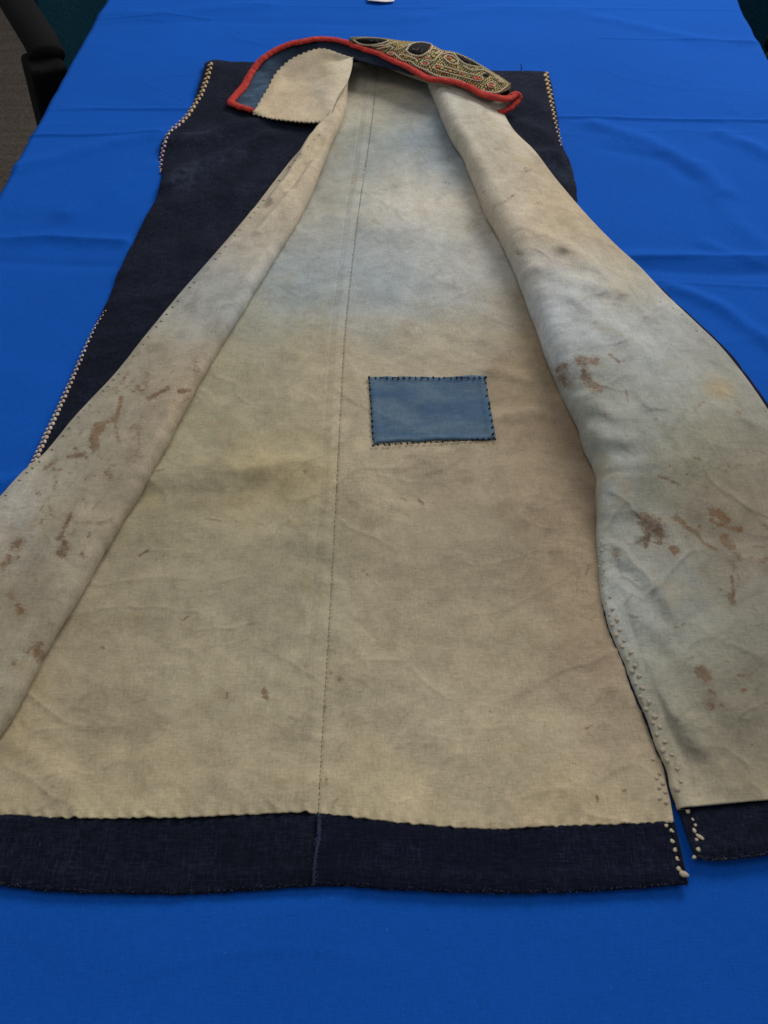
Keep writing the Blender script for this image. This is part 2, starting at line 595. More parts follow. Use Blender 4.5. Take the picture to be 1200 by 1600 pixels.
M_PAD = mat_thread('black_pad', (0.010, 0.010, 0.012), (0.005, 0.005, 0.007), 0.9)
M_FUZZ = mat_thread('pale_blue_fuzz', (0.10, 0.12, 0.17), (0.05, 0.06, 0.10))
M_CARPET = mat_carpet()
M_TEAL = mat_plain('teal_upholstery', (0.0035, 0.040, 0.060), 0.85, 220, 0.3, 0.4, 0.001, 0.15)
M_BLACK = mat_plain('black_plastic', (0.0042, 0.0042, 0.0048), 0.85, 300, 0.2, 0.15, 0.0006, 0.15)
M_STEEL = mat_plain('black_steel', (0.014, 0.014, 0.015), 0.4, 60, 0.2, 0.1, 0.0005, 0.4)
M_PAPER = mat_plain('white_paper', (0.78, 0.78, 0.76), 0.8, 30, 0.03, 0.1, 0.0005, 0.2)
M_LAMIN = mat_plain('pale_laminate', (0.40, 0.37, 0.32), 0.5, 20, 0.08, 0.05, 0.0005, 0.3)

# ------------------------------------------------------------------ floor
FLOOR_Z = -0.74
me = raw_mesh('floor', [(-5, -3, FLOOR_Z), (5, -3, FLOOR_Z), (5, 9, FLOOR_Z), (-5, 9, FLOOR_Z)], [(0, 1, 2, 3)], False)
tag(link('floor', me, None, [M_CARPET]), kind='structure')

# ------------------------------------------------------------------ table under the cloth
EL = [W(172, 0), W(82, 150), W(0, 312)]
ER = [W(1147, 0), W(1200, 101)]
kl = (EL[2][0] - EL[0][0]) / (EL[2][1] - EL[0][1])
kr = (ER[1][0] - ER[0][0]) / (ER[1][1] - ER[0][1])
edgeL = lambda y: EL[0][0] + kl * (y - EL[0][1])
edgeR = lambda y: ER[0][0] + kr * (y - ER[0][1])
Y0, Y1 = -0.16, 1.83
tb = empty('table', (0.0, 1.2, FLOOR_Z), 'long table standing under the blue cloth', 'table')


def box_geo(x0, x1, y0, y1, z0, z1, bev=0.0):
    V = [(x, y, z) for z in (z0, z1) for y in (y0, y1) for x in (x0, x1)]
    F = [(0, 2, 3, 1), (4, 5, 7, 6), (0, 1, 5, 4), (1, 3, 7, 5), (3, 2, 6, 7), (2, 0, 4, 6)]
    return V, F


TOPV = [(edgeL(Y0 + .02) + .012, Y0 + .02), (edgeR(Y0 + .02) - .012, Y0 + .02), (edgeR(Y1 - .02) - .012, Y1 - .02), (edgeL(Y1 - .02) + .012, Y1 - .02)]
V = [(x, y, -0.035) for x, y in TOPV] + [(x, y, -0.004) for x, y in TOPV]
me = raw_mesh('tabletop', V, [(3, 2, 1, 0), (4, 5, 6, 7), (0, 1, 5, 4), (1, 2, 6, 5), (2, 3, 7, 6), (3, 0, 4, 7)], False)
link('tabletop', me, tb, [M_LAMIN])
for x, y in ((edgeL(.2) + .09, .12), (edgeR(.2) - .09, .12), (edgeL(1.7) + .09, 1.7), (edgeR(1.7) - .09, 1.7)):
    me = raw_mesh('leg', *tube_geo([(x, y, FLOOR_Z + .001), (x, y, -0.4), (x, y, -0.036)], 0.022, 12))
    link('leg', me, tb, [M_STEEL])

# ------------------------------------------------------------------ table cloth
NU, NV = 520, 900
us = np.linspace(0, 1, NU)
vs = np.linspace(0, 1, NV)
yy = Y0 + (Y1 - Y0) * vs
Yg = np.repeat(yy[:, None], NU, 1)
wobL = 0.0022 * fbm(yy * 9, yy * 0 + 2, 31, 3) + 0.0010 * fbm(yy * 30, yy * 0, 37, 2)
wobR = 0.004 * fbm(yy * 9, yy * 0 + 7, 33, 3)
Lx = (edgeL(yy) + wobL)[:, None]; Rx = (edgeR(yy) + wobR)[:, None]
Xg = Lx + (Rx - Lx) * us[None, :]
Zg = 0.0009 * fbm(Xg * 7, Yg * 9, 3, 3) + 0.0008 * creases(Xg, Yg, 9, 460, 0.1, 3.0, 8) + 0.0006 * creases(Xg, Yg, 14, 470, -0.5, 3.0, 8)


def wl(pts): return [tuple(W(x, y)[:2]) for x, y in pts]


for pts, amp, w in [
    ([(835, 183), (1000, 186), (1230, 189)], 0.0014, 0.006),
    ([(95, 166), (170, 170), (320, 170)], 0.0014, 0.005),
    ([(50, 212), (130, 212), (245, 208)], 0.0016, 0.005),
    ([(30, 262), (110, 245), (170, 225), (250, 211)], 0.0060, 0.018),
    ([(110, 335), (175, 300), (245, 262)], 0.0045, 0.020),
    ([(-30, 380), (80, 373), (190, 380)], 0.0050, 0.014),
    ([(-40, 405), (60, 412), (170, 415)], -0.0020, 0.010),
    ([(-40, 765), (20, 752), (60, 740)], 0.0040, 0.012),
    ([(150, 20), (260, 22), (420, 8)], 0.0040, 0.022),
    ([(160, 40), (300, 34), (480, 36), (600, 40)], -0.0016, 0.014),
    ([(930, 28), (1010, 45), (1090, 62), (1170, 66)], 0.0026, 0.016),
    ([(640, 30), (760, 14), (900, 18)], 0.0026, 0.02),
    ([(1130, 212), (1165, 225), (1240, 262)], 0.0055, 0.016),
    ([(930, 196), (1010, 222), (1090, 262), (1130, 300)], 0.0048, 0.018),
    ([(950, 235), (1040, 252), (1080, 280)], -0.0020, 0.014),
    ([(985, 402), (1060, 402), (1140, 408), (1230, 406)], 0.0055, 0.014),
    ([(1010, 420), (1110, 428), (1230, 428)], -0.0020, 0.010),
    ([(1100, 380), (1150, 403), (1200, 415)], 0.0030, 0.012),
    ([(1050, 450), (1120, 478), (1180, 520), (1230, 560)], 0.0050, 0.012),
    ([(1120, 310), (1150, 350), (1215, 400)], 0.0028, 0.016),
    ([(880, 1420), (1010, 1500), (1100, 1640)], 0.0012, 0.03),
    ([(-30, 1470), (300, 1500), (520, 1460)], 0.0010, 0.03),
]:
    Zg += 1.05 * amp * ridge(Xg, Yg, wl(pts), w * 0.62) * (0.8 + 0.3 * fbm(Xg * 25, Yg * 25, 9, 2))
for pts, amp, w in [([(835, 184), (1000, 187), (1230, 190)], 0.0016, 0.0022), ([(60, 171), (170, 171), (320, 172)], 0.0014, 0.0022), ([(30, 213), (130, 212), (250, 210)], 0.0016, 0.0022),
                    ([(-30, 379), (80, 374), (200, 381)], 0.0014, 0.0025), ([(970, 405), (1100, 404), (1230, 408)], 0.0016, 0.0025), ([(130, 12), (400, 10), (800, 13), (1200, 16)], 0.0010, 0.0025),
                    ([(940, 60), (1060, 62), (1180, 68)], 0.0012, 0.0022), ([(160, 30), (260, 24), (330, 30)], 0.0012, 0.0022), ([(1020, 440), (1130, 446), (1230, 452)], 0.0010, 0.002)]:
    Zg += amp * ridge(Xg, Yg, wl(pts), w)
# an ironed fold across the cloth near the shoulders: the near side rises towards it
Zg += 0.0016 * (1 - sstep(W(900, 240)[1], W(900, 186)[1], Yg)) * sstep(W(900, 420)[1], W(900, 250)[1], Yg) * 0.5
top = np.stack([Xg, Yg, Zg], -1)
hang = []
NH = 34
for side in (-1, 1):
    ex = Lx if side < 0 else Rx
    s = np.linspace(0, 1, NH)[None, :]
    r = 0.008
    arc = s * (0.24 + r * math.pi / 2)
    th = np.clip(arc / r, 0, math.pi / 2)
    down = np.clip(arc - r * math.pi / 2, 0, None)
    fold = 0.020 * sstep(0.0, 0.24, down) * (0.6 + np.sin(yy * 23 + 1.5 * np.sin(yy * 5))[:, None])
    X = ex + side * (r * np.sin(th) + fold)
    Z = (Zg[:, :1] if side < 0 else Zg[:, -1:]) - r * (1 - np.cos(th)) - down
    P = np.stack([X, np.repeat(yy[:, None], NH, 1), Z], -1)
    hang.append(P[:, :0:-1] if side < 0 else P[:, 1:])
P = np.concatenate([hang[0], top, hang[1]], 1)
# hanging ends
def end_rows(row, sgn):
    rows = []
    r = 0.008
    for k in range(1, 26):
        arc = k / 25 * 0.25; th = min(arc / r, math.pi / 2); dn = max(arc - r * math.pi / 2, 0)
        q = row.copy(); q[:, 1] += sgn * (r * math.sin(th) + 0.01 * sstep(0, .25, dn) * (1 + np.sin(row[:, 0] * 22))); q[:, 2] -= r * (1 - math.cos(th)) + dn
        q[:, 2] = np.maximum(q[:, 2], -0.27)
        rows.append(q)
    return np.stack(rows)
P = np.concatenate([end_rows(P[0], -1)[::-1], P, end_rows(P[-1], 1)], 0)
cl = link('tablecloth', grid_mesh('tablecloth', P), None, [M_BLUE])
tag(cl, 'creased bright blue linen cloth covering the whole table', 'tablecloth')


def cloth_z(x, y):
    k = np.argmin((Xg - x)**2 + (Yg - y)**2)
    return Zg.ravel()[k]


# ------------------------------------------------------------------ the coat
base = W(600, 760)
coat = empty('coat', (float(base[0]), float(base[1]), 0.0),
             'dark indigo sleeveless coat lying open, showing its stained cream lining', 'coat')

# ---- lining colours : dyes, bleeding and dirt, with some light and fold shade painted in, in photograph positions
IRR = 0.625
TINT = [
    # back, inside
    (600, 150, 150, 142, 124), (560, 190, 150, 145, 128), (640, 235, 100, 119, 134), (575, 250, 126, 138, 140), (690, 230, 112, 126, 134),
    (530, 280, 146, 143, 130), (690, 300, 178, 170, 155), (600, 300, 164, 160, 149), (620, 345, 174, 168, 154),
    (740, 350, 176, 168, 153), (500, 360, 148, 146, 136), (560, 400, 134, 144, 150), (690, 420, 148, 152, 152), (620, 445, 128, 140, 148),
    (470, 440, 128, 138, 144), (760, 440, 158, 158, 153), (560, 480, 142, 145, 140), (700, 490, 150, 145, 130),
    (440, 500, 140, 139, 124), (800, 520, 138, 122, 98), (840, 560, 130, 112, 88), (650, 540, 158, 146, 122),
    (480, 570, 152, 140, 113), (390, 600, 146, 138, 112), (560, 620, 160, 147, 122), (820, 640, 146, 130, 105),
    (880, 680, 128, 108, 86), (330, 680, 145, 137, 110), (450, 680, 150, 140, 112), (700, 730, 150, 136, 112),
    (560, 760, 156, 143, 116), (840, 760, 140, 124, 100), (900, 800, 130, 113, 92), (430, 740, 152, 136, 98),
    (300, 800, 140, 130, 103), (450, 820, 143, 134, 108), (650, 860, 140, 128, 105), (760, 880, 140, 128, 105),
    (880, 900, 145, 128, 102), (350, 900, 146, 137, 112), (250, 960, 146, 135, 110), (450, 960, 146, 137, 112),
    (620, 980, 152, 140, 114), (780, 1000, 156, 142, 115), (930, 1000, 144, 126, 102), (170, 1080, 146, 133, 107),
    (330, 1080, 154, 143, 116), (480, 1100, 154, 143, 116), (640, 1120, 158, 146, 120), (820, 1120, 160, 145, 118),
    (960, 1120, 150, 134, 110), (80, 1180, 160, 145, 115), (220, 1210, 160, 146, 116), (400, 1210, 160, 147, 118),
    (560, 1220, 164, 150, 120), (760, 1220, 162, 148, 120), (960, 1220, 160, 144, 116), (200, 1265, 172, 158, 124),
    (600, 1270, 174, 158, 124), (900, 1270, 170, 152, 120),
]
TINT_L = [
    (530, 110, 160, 146, 122), (530, 180, 172, 158, 134), (505, 215, 172, 156, 130), (470, 260, 176, 162, 138), (430, 300, 178, 162, 136),
    (400, 350, 172, 156, 130), (440, 360, 160, 152, 138), (360, 400, 170, 156, 132), (400, 420, 152, 152, 148),
    (340, 450, 150, 152, 150), (310, 490, 150, 150, 144), (360, 500, 142, 146, 147), (260, 520, 148, 142, 126),
    (300, 560, 142, 124, 98), (220, 580, 146, 138, 120), (250, 620, 144, 130, 108), (180, 640, 142, 134, 115),
    (220, 680, 144, 131, 110), (120, 690, 143, 136, 118), (180, 740, 140, 128, 108), (80, 750, 148, 140, 122), (25, 780, 152, 150, 142),
    (110, 800, 146, 136, 114), (170, 820, 136, 124, 104), (30, 850, 148, 138, 122), (100, 880, 142, 132, 112),
    (30, 930, 140, 128, 106), (70, 970, 138, 128, 108), (10, 1040, 142, 132, 112), (-100, 1000, 140, 130, 110),
]
TINT_R = [
    (690, 150, 160, 156, 144), (740, 200, 168, 160, 143), (720, 240, 165, 157, 142), (790, 240, 165, 152, 130), (760, 290, 164, 156, 140),
    (850, 290, 158, 142, 116), (810, 330, 168, 154, 132), (900, 340, 160, 142, 113), (870, 380, 170, 154, 130), (820, 390, 156, 148, 132), (950, 390, 160, 145, 115),
    (850, 430, 152, 156, 157), (920, 440, 166, 164, 158), (980, 440, 152, 146, 130), (890, 490, 158, 163, 166), (960, 500, 162, 164, 162),
    (1040, 500, 150, 151, 146), (900, 550, 148, 153, 155), (1010, 560, 160, 163, 162), (1080, 560, 136, 136, 128), (950, 610, 134, 134, 122),
    (1050, 620, 144, 145, 138), (1130, 630, 136, 134, 120), (920, 660, 130, 132, 124), (990, 680, 134, 136, 128),
    (1090, 690, 130, 125, 105), (1170, 700, 126, 120, 104), (950, 740, 148, 151, 147), (1030, 760, 133, 130, 114), (1130, 770, 128, 118, 98), (1180, 820, 128, 116, 98),
    (960, 830, 138, 138, 128), (1050, 850, 134, 130, 118), (1150, 880, 128, 120, 104), (980, 920, 146, 149, 143), (1060, 940, 134, 134, 126),
    (1160, 960, 126, 122, 108), (1020, 1010, 138, 138, 126), (1110, 1020, 128, 126, 112), (1180, 1060, 118, 112, 96), (1060, 1090, 138, 134, 118),
    (1140, 1120, 118, 112, 96), (1090, 1170, 140, 132, 112), (1180, 1180, 118, 110, 92), (1080, 1230, 152, 142, 118), (1170, 1230, 138, 128, 104),
    (1300, 1000, 120, 115, 98),
]


def tint_field(samples, px, py, sig=62.0, seed=0, diag=0.0, xy=None):
    s = np.array(samples, float)
    lin = np.array([srgb(*r[2:]) for r in s]) / IRR * np.interp(s[:, 1], [300, 900, 1250], [1.0, 1.03, 1.03])[:, None]
    # positions wander a little so that the dyed areas have uneven outlines
    wx = px + 46 * fbm(px / 90, py / 90, 50 + seed, 4, 0.6)
    wy = py + 46 * fbm(px / 90, py / 90, 60 + seed, 4, 0.6)
    num = np.zeros(px.shape + (3,)); den = np.zeros(px.shape)
    for k in range(len(s)):
        w = np.exp(-((wx - s[k, 0])**2 + (wy - s[k, 1])**2) / (2 * sig * sig)) + 1e-9 / (1 + ((wx - s[k, 0])**2 + (wy - s[k, 1])**2) / 1e4)
        num += w[..., None] * lin[k]; den += w
    c = num / den[..., None]
    # streaks along the weft
    st = 0.35 * fbm(px / 150, py / 11, 70 + seed, 3) + 0.8 * fbm(px / 30, py / 26, 76 + seed, 5, 0.65)
    c = c * (1 + 0.075 * st)[..., None]
    if diag:
        al = (px * diag * 0.55 + py * 0.83); ac = (px * 0.83 - py * diag * 0.55)
        c = c * (1 + 0.12 * fbm(al / 150, ac / 17, 78 + seed, 4, 0.55))[..., None]  # lengthwise folds painted as paler and darker streaks
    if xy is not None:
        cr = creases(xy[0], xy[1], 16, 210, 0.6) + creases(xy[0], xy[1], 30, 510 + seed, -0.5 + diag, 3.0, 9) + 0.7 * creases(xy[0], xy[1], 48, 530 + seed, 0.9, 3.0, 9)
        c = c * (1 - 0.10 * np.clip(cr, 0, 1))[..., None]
    g = c.mean(-1, keepdims=True)
    c = g + (c - g) * 0.88
    return np.clip(c, 0.01, 0.8)


def smudges(n, box, seed, region):
    r = random.Random(seed); out = []
    while len(out) < n:
        x, y = r.uniform(box[0], box[2]), r.uniform(box[1], box[3])
        if not region(x, y): continue
        a = r.uniform(-.6, .6) + (0 if r.random() < .5 else 1.2); L = abs(r.gauss(0, 8))
        pts = [(x, y), (x + L * math.cos(a), y - L * math.sin(a)), (x + L * 1.7 * math.cos(a + r.uniform(-.7, .7)), y - L * 1.7 * math.sin(a + .3))]
        out.append((pts, r.uniform(1.0, 3.0), r.uniform(.25, .62)))
    return out


def stain_field(marks, px, py):
    out = np.zeros(px.shape)
    for pts, r, a in marks:
        for k in range(max(len(pts) - 1, 1)):
            ax, ay = pts[k]; bx, by = pts[min(k + 1, len(pts) - 1)]
            dx, dy = bx - ax, by - ay
            t = np.clip(((px - ax) * dx + (py - ay) * dy) / (dx * dx + dy * dy + 1e-9), 0, 1)
            d = np.sqrt((px - ax - t * dx)**2 + (py - ay - t * dy)**2)
            out = np.maximum(out, a * (1 - sstep(0.0, r * 2.3, d)))
    return out


# ---- curves (photograph positions)
foldL = fx([(556, 70), (549, 100), (544, 130), (541, 165), (531, 195), (514, 232), (490, 295), (455, 362), (400, 450), (333, 560), (287, 643), (233, 747),
            (187, 823), (141, 905), (75, 1015), (25, 1112), (0, 1152), (-40, 1215), (-75, 1285)])
freeL = fx([(496, 70), (500, 120), (508, 165), (505, 195), (482, 220), (450, 255), (392, 330), (333, 400), (277, 463), (230, 520), (180, 583), (117, 650), (67, 710), (33, 740),
            (0, 776), (-60, 845), (-150, 950), (-260, 1090), (-430, 1285)])
foldR = fx([(656, 70), (660, 100), (668, 132), (682, 165), (700, 205), (725, 250), (755, 325), (784, 378), (815, 450), (837, 510), (857, 567), (877, 613), (900, 657),
            (913, 697), (928, 730), (931, 783), (932, 830), (934, 880), (941, 945), (951, 984), (973, 1036), (986, 1075), (1006, 1121),
            (1022, 1166), (1038, 1202), (1048, 1241), (1058, 1266)])
freeR = fx([(745, 70), (760, 110), (782, 165), (802, 202), (835, 235), (867, 277), (903, 320), (933, 353), (967, 387), (1000, 417), (1038, 457), (1092, 508),
            (1126, 541), (1162, 585), (1193, 629), (1240, 705), (1290, 805), (1340, 950), (1385, 1120), (1415, 1266)])
hemB = fx([(-110, 1268), (0, 1272), (100, 1278), (200, 1280), (300, 1278), (400, 1273), (470, 1270), (500, 1272), (600, 1283), (700, 1292), (780, 1296), (850, 1292), (950, 1288), (1080, 1284)], True)
hemB2 = fx([(-110, 1378), (0, 1384), (60, 1391), (150, 1396), (300, 1397), (400, 1391), (480, 1385), (530, 1384), (600, 1389), (750, 1396), (900, 1394), (1000, 1388), (1100, 1380)], True)
seamX = fx([(594, 70), (590, 110), (575, 230), (560, 330), (548, 430), (538, 530), (532, 640), (526, 760), (520, 880), (513, 1000), (505, 1130), (497, 1275), (490, 1400)])
outL = [(320, 98), (312, 132), (300, 163), (284, 186), (263, 203), (252, 222), (248, 248), (252, 275), (249, 295), (236, 325), (214, 365), (190, 412), (166, 470), (150, 502),
        (130, 547), (105, 602), (80, 657), (56, 706), (36, 742), (0, 802), (-80, 930), (-200, 1120), (-300, 1285)]
outR = [(858, 112), (864, 140), (872, 185), (878, 225), (891, 260), (900, 287), (902, 318)]
backR = fx([(700, 70), (720, 200), (800, 400), (880, 600), (950, 760), (985, 900), (1005, 1040), (1020, 1120), (1035, 1190), (1045, 1240), (1053, 1285), (1062, 1330), (1074, 1382), (1078, 1420)])
backL = fx([(540, 70), (470, 250), (330, 480), (200, 700), (60, 950), (-60, 1180), (-88, 1285), (-95, 1400)])

# ---- back lining
nv, nu = 560, 420
v = np.linspace(0, 1, nv)[:, None]; u = np.linspace(0, 1, nu)[None, :]
y_nom = 84 + v * (1283 - 84)
bx = backL(y_nom) + (backR(y_nom) - backL(y_nom)) * u
scal = 1.5 * np.maximum(0, np.sin(bx / 3.6 + 2 * vnoise(bx / 40, bx * 0, 5)))
by = 84 + v * (hemB(bx) - 84 + 0.9 * vnoise(bx / 9, bx * 0, 6) + scal)


def back_z(px, py):
    P0 = W(px, py, 0.004); X, Y = P0[..., 0], P0[..., 1]
    z = 0.0050 + 0.0021 * fbm(X * 9, Y * 7, 12, 3) + 0.0011 * fbm(X * 32, Y * 26, 15, 3) + 0.0009 * creases(X, Y, 16, 210, 0.6) + 0.0009 * creases(X, Y, 22, 220, -0.7) \
        + 0.0007 * creases(X, Y, 34, 230, 0.1) + 0.00045 * creases(X, Y, 60, 240, 1.2)
    d = (px - seamX(py))
    dm = d * 0.00062 * (1 + (1270 - py) / 900)          # metres from the centre seam
    z = z - 0.0012 * np.exp(-(dm / 0.0014)**2) + 0.0009 * np.exp(-((dm + 0.012) / 0.006)**2) - 0.0005 * np.exp(-((dm + 0.024) / 0.0012)**2)
    z = z + 0.0007 * np.exp(-(np.abs(dm) / 0.012)**2) * vnoise(py / 13, px * 0, 21)
    for pts, amp, w in [([(215, 752), (300, 752), (400, 742), (480, 733)], 0.0060, 0.010), ([(200, 790), (300, 785), (430, 778)], -0.0022, 0.012),
                        ([(770, 585), (820, 600), (870, 622), (910, 650)], 0.0040, 0.007), ([(780, 660), (840, 652), (905, 655)], 0.0038, 0.007),
                        ([(770, 700), (850, 700), (920, 705)], -0.0022, 0.011), ([(560, 705), (660, 715), (780, 710)], 0.0020, 0.014),
                        ([(560, 770), (620, 860), (640, 950)], 0.0026, 0.014), ([(540, 1000), (620, 1100), (700, 1190)], 0.0022, 0.016),
                        ([(600, 520), (700, 530), (820, 545)], 0.0028, 0.014), ([(420, 640), (460, 600), (530, 590)], 0.0024, 0.010),
                        ([(460, 345), (540, 352), (620, 372), (720, 380)], 0.0022, 0.012), ([(480, 520), (430, 560), (380, 580)], 0.0020, 0.014),
                        ([(300, 980), (420, 960), (500, 930)], 0.0020, 0.02), ([(130, 1110), (280, 1060), (420, 1050)], 0.0020, 0.02),
                        ([(760, 960), (860, 1000), (960, 1090)], 0.0022, 0.018), ([(350, 860), (420, 850), (510, 856)], 0.0016, 0.008),
                        ([(20, 1170), (70, 1200), (120, 1262)], 0.0024, 0.008), ([(270, 1130), (250, 1200), (235, 1262)], 0.0018, 0.008),
                        ([(430, 940), (428, 1080), (420, 1200)], -0.0007, 0.003), ([(540, 860), (565, 950), (600, 1010)], -0.0016, 0.006)]:
        z = z + amp * ridge(X, Y, wl(pts), w) * (0.75 + 0.5 * fbm(X * 40, Y * 40, 19, 2))
    hy = hemB(px) - py
    z = z + 0.0008 * np.exp(-(hy / 9)**2) * np.sin(px / 3.6)
    z = np.maximum(z, 0.0036) + 0.003 * sstep(120, 84, py)                   # lifts towards the collar seam
    return z


bz = back_z(bx, by)
BP = W(bx, by, 0.004); BP[..., 2] = bz
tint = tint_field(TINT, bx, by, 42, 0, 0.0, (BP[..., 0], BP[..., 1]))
marks_b = [([(205, 738), (222, 742)], 3.5, .95), ([(240, 742), (256, 738)], 2.2, .8), ([(413, 1083), (416, 1090)], 5, .9), ([(322, 812), (345, 815)], 1.6, .7),
           ([(218, 872), (232, 864)], 1.8, .8), ([(655, 782), (660, 788)], 3, .75), ([(628, 780), (634, 783)], 1.8, .6), ([(932, 1246), (933, 1254)], 2.5, .9),
           ([(976, 1236), (980, 1240)], 3.5, .6), ([(532, 1062)], 4, .55), ([(566, 892), (575, 898)], 2, .55), ([(740, 712), (760, 705)], 1.4, .5),
           ([(690, 285), (702, 288)], 1.6, .6), ([(874, 985)], 2, .5), ([(720, 1110)], 3, .45), ([(930, 880)], 2.5, .5), ([(340, 960)], 2, .5), ([(120, 1110)], 1.5, .6), ([(620, 1000)], 2, .5)]
me = grid_mesh('back_lining', BP, tint, {'stain': stain_field(marks_b + smudges(40, (60, 700, 1000, 1260), 7, lambda x, y: foldL(y) + 15 < x < foldR(y) - 15), bx, by)})
back_l = link('back_lining', me, coat, [M_LIN]); solid(back_l, 0.0008)
back_l['label'] = 'stained cream lining of the back, tinted blue near the neck'
SB = Surf(BP)

# ---- back shell (dark outer cloth under the lining, seen at the shoulders)
nvs, nus = 160, 120
vv = np.linspace(0, 1, nvs)[:, None]; uu = np.linspace(0, 1, nus)[None, :]
oL = fx(outL); oR = fx(outR + [(905, 420), (930, 640), (960, 800), (1000, 1000), (1030, 1180), (1053, 1285)])
sy = 98 + vv * (1275 - 98) + 0 * uu
slx = np.where(sy < 320, oL(sy), np.maximum(oL(sy) + 6, backL(sy) - 10)) if False else oL(sy) + 3
srx = oR(np.maximum(sy, 112)) - 3
sx_ = slx + (srx - slx) * uu
tilt = (1 - vv)**6 * 14 * uu                # shoulder line drops slightly to the right
SP0 = W(sx_, sy + tilt, 0.0018); SP0[..., 2] = 0.0006 + 0.0003 * fbm(SP0[..., 0] * 8, SP0[..., 1] * 8, 41, 2)
wear0 = stain_field([([(800, 130), (850, 180)], 30, .25), ([(862, 265), (892, 275)], 12, .7), ([(840, 240), (880, 262)], 10, .45)], sx_, sy + tilt)
me = grid_mesh('back_shell', SP0, None, {'stain': wear0})
o = link('back_shell', me, coat, [M_NAVY]); solid(o, 0.0010, offset=1)

# ---- left front (dark outer side up) from the armhole to under its turned back lapel
nvs, nus = 420, 150
vv = np.linspace(0, 1, nvs)[:, None]; uu = np.linspace(0, 1, nus)[None, :]
ly = 98 + vv * (1290 - 98) + 0 * uu
lx0 = oL(ly) + 0.9 * vnoise(ly / 5, ly * 0, 44)
lx1 = np.where(ly < 190, 512 - (190 - ly) * 0.1, foldL(ly) - 20)
lx = lx0 + (lx1 - lx0) * uu
LPn = W(lx, ly, 0.006)
X, Y = LPn[..., 0], LPn[..., 1]
edge_d = np.minimum((lx - lx0) * 0.0009, 0.02)
Zf = 0.0016 * creases(X, Y, 20, 410, .5) + 0.0010 * creases(X, Y, 34, 420, -.6) + 0.0040 + 0.0040 * (1 - np.exp(-edge_d / 0.006)) + 0.0018 * fbm(X * 11, Y * 8, 46, 3) + 0.0012 * fbm(X * 30, Y * 22, 48, 3)
for pts, amp, w in [([(268, 230), (330, 222), (400, 200), (440, 190)], 0.0055, 0.011), ([(262, 300), (310, 270), (370, 240), (420, 222)], 0.0050, 0.011),
                    ([(290, 262), (340, 245), (390, 225)], -0.0030, 0.008), ([(300, 130), (340, 160), (360, 200)], 0.0030, 0.012),
                    ([(240, 345), (300, 320), (360, 310)], 0.0030, 0.014), ([(200, 430), (260, 400), (320, 390)], 0.0022, 0.014), ([(330, 110), (345, 140)], 0.003, 0.01)]:
    Zf += amp * ridge(X, Y, wl(pts), w)
Zf = np.maximum(Zf, 0.0034)
LPn[..., 2] = Zf
wear = stain_field([([(283, 285), (300, 270)], 16, .95), ([(270, 290), (320, 265), (380, 240)], 7, .55), ([(290, 220), (340, 213)], 6, .55), ([(420, 262), (380, 300)], 9, .3),
                    ([(330, 100), (390, 104)], 5, .4), ([(330, 200), (300, 215)], 8, .3), ([(200, 470), (320, 380)], 25, .12)], lx, ly)
me = grid_mesh('left_front', LPn, None, {'stain': wear})
lf = link('front_panel', me, coat, [M_NAVY]); solid(lf, 0.0016)
SLF = Surf(LPn)

# ---- turned back lapels
def lapel(free, fold, y0, y1, n_rows, n_top, Hf, zfree, side, shear=None, seed=0, pillow=0.9, ridges=()):
    ys = np.linspace(y0, y1, n_rows)
    n_curl = 22
    rows = []; pxs = []
    for y in ys:
        h0 = float(Hf(y)); h = h0 * (1 + 0.06 * float(vnoise(y / 26, 1.5, 401 + seed)) + 0.015 * float(vnoise(y / 9, 3.5, 402 + seed))); r = h / 2
        zf = float(zfree(y))
        S = W(fold(y) + 1.3 * float(vnoise(y / 30, .5, 403 + seed)) + 0.6 * float(vnoise(y / 10, .5, 404 + seed)), y, r); F_ = W(free(y), y, zf)
        # work along world x at this depth; the free edge keeps its own depth
        t = np.linspace(0, 1, n_top)
        Tp = np.array([S[0] + side * r, S[1], h])            # crest of the roll
        q = t[:, None]
        P = F_ * (1 - q) + Tp * q
        k = (1 - (1 - t)**2)**pillow
        P[:, 2] = zf + (h0 - zf) * k + (h - h0) * t**9
        # curl round the fold and back underneath
        a = np.linspace(0, 1, n_curl)[1:]
        ang = np.clip(a * 1.35, 0, 1) * math.pi
        ext = np.clip(a - 1 / 1.35, 0, None) * 0.05 * min(1.0, (h / 0.03)**2)
        Cx = S[0] + side * r - side * r * np.sin(ang) * 1.0 + side * ext
        Cz = r + r * np.cos(ang)
        Cc = np.stack([Cx, np.full_like(Cx, S[1]), np.maximum(Cz, 0.0062 if h > .016 else 0.0040)], -1)
        rows.append(np.concatenate([P, Cc], 0))
    P = np.stack(rows)
    X, Y = P[..., 0], P[..., 1]
    px, py = PX(P)
    top = np.concatenate([np.ones(n_top), np.linspace(1, 0, n_curl - 1)])[None, :]
    damp = np.concatenate([sstep(0, .12, np.linspace(0, 1, n_top)) * .7 + .3, np.linspace(1, 0, n_curl - 1)])[None, :]
    P[..., 2] += damp * (0.0016 * fbm(X * 10, Y * 7, 80 + seed, 3) + 0.0009 * fbm(X * 34, Y * 24, 84 + seed, 3)
                         + 0.0013 * creases(X, Y, 18, 310 + seed, 0.9 * side) + 0.0011 * creases(X, Y, 28, 330 + seed, -0.9 * side) + 0.0006 * creases(X, Y, 55, 350 + seed, 0.3))
    for pts, amp, w in ridges:
        P[..., 2] += damp * amp * ridge(X, Y, wl(pts), w) * (0.8 + 0.4 * fbm(X * 40, Y * 40, 87 + seed, 2))
    P[..., 0] += (1 - top) * 0
    return P, px, py, n_top


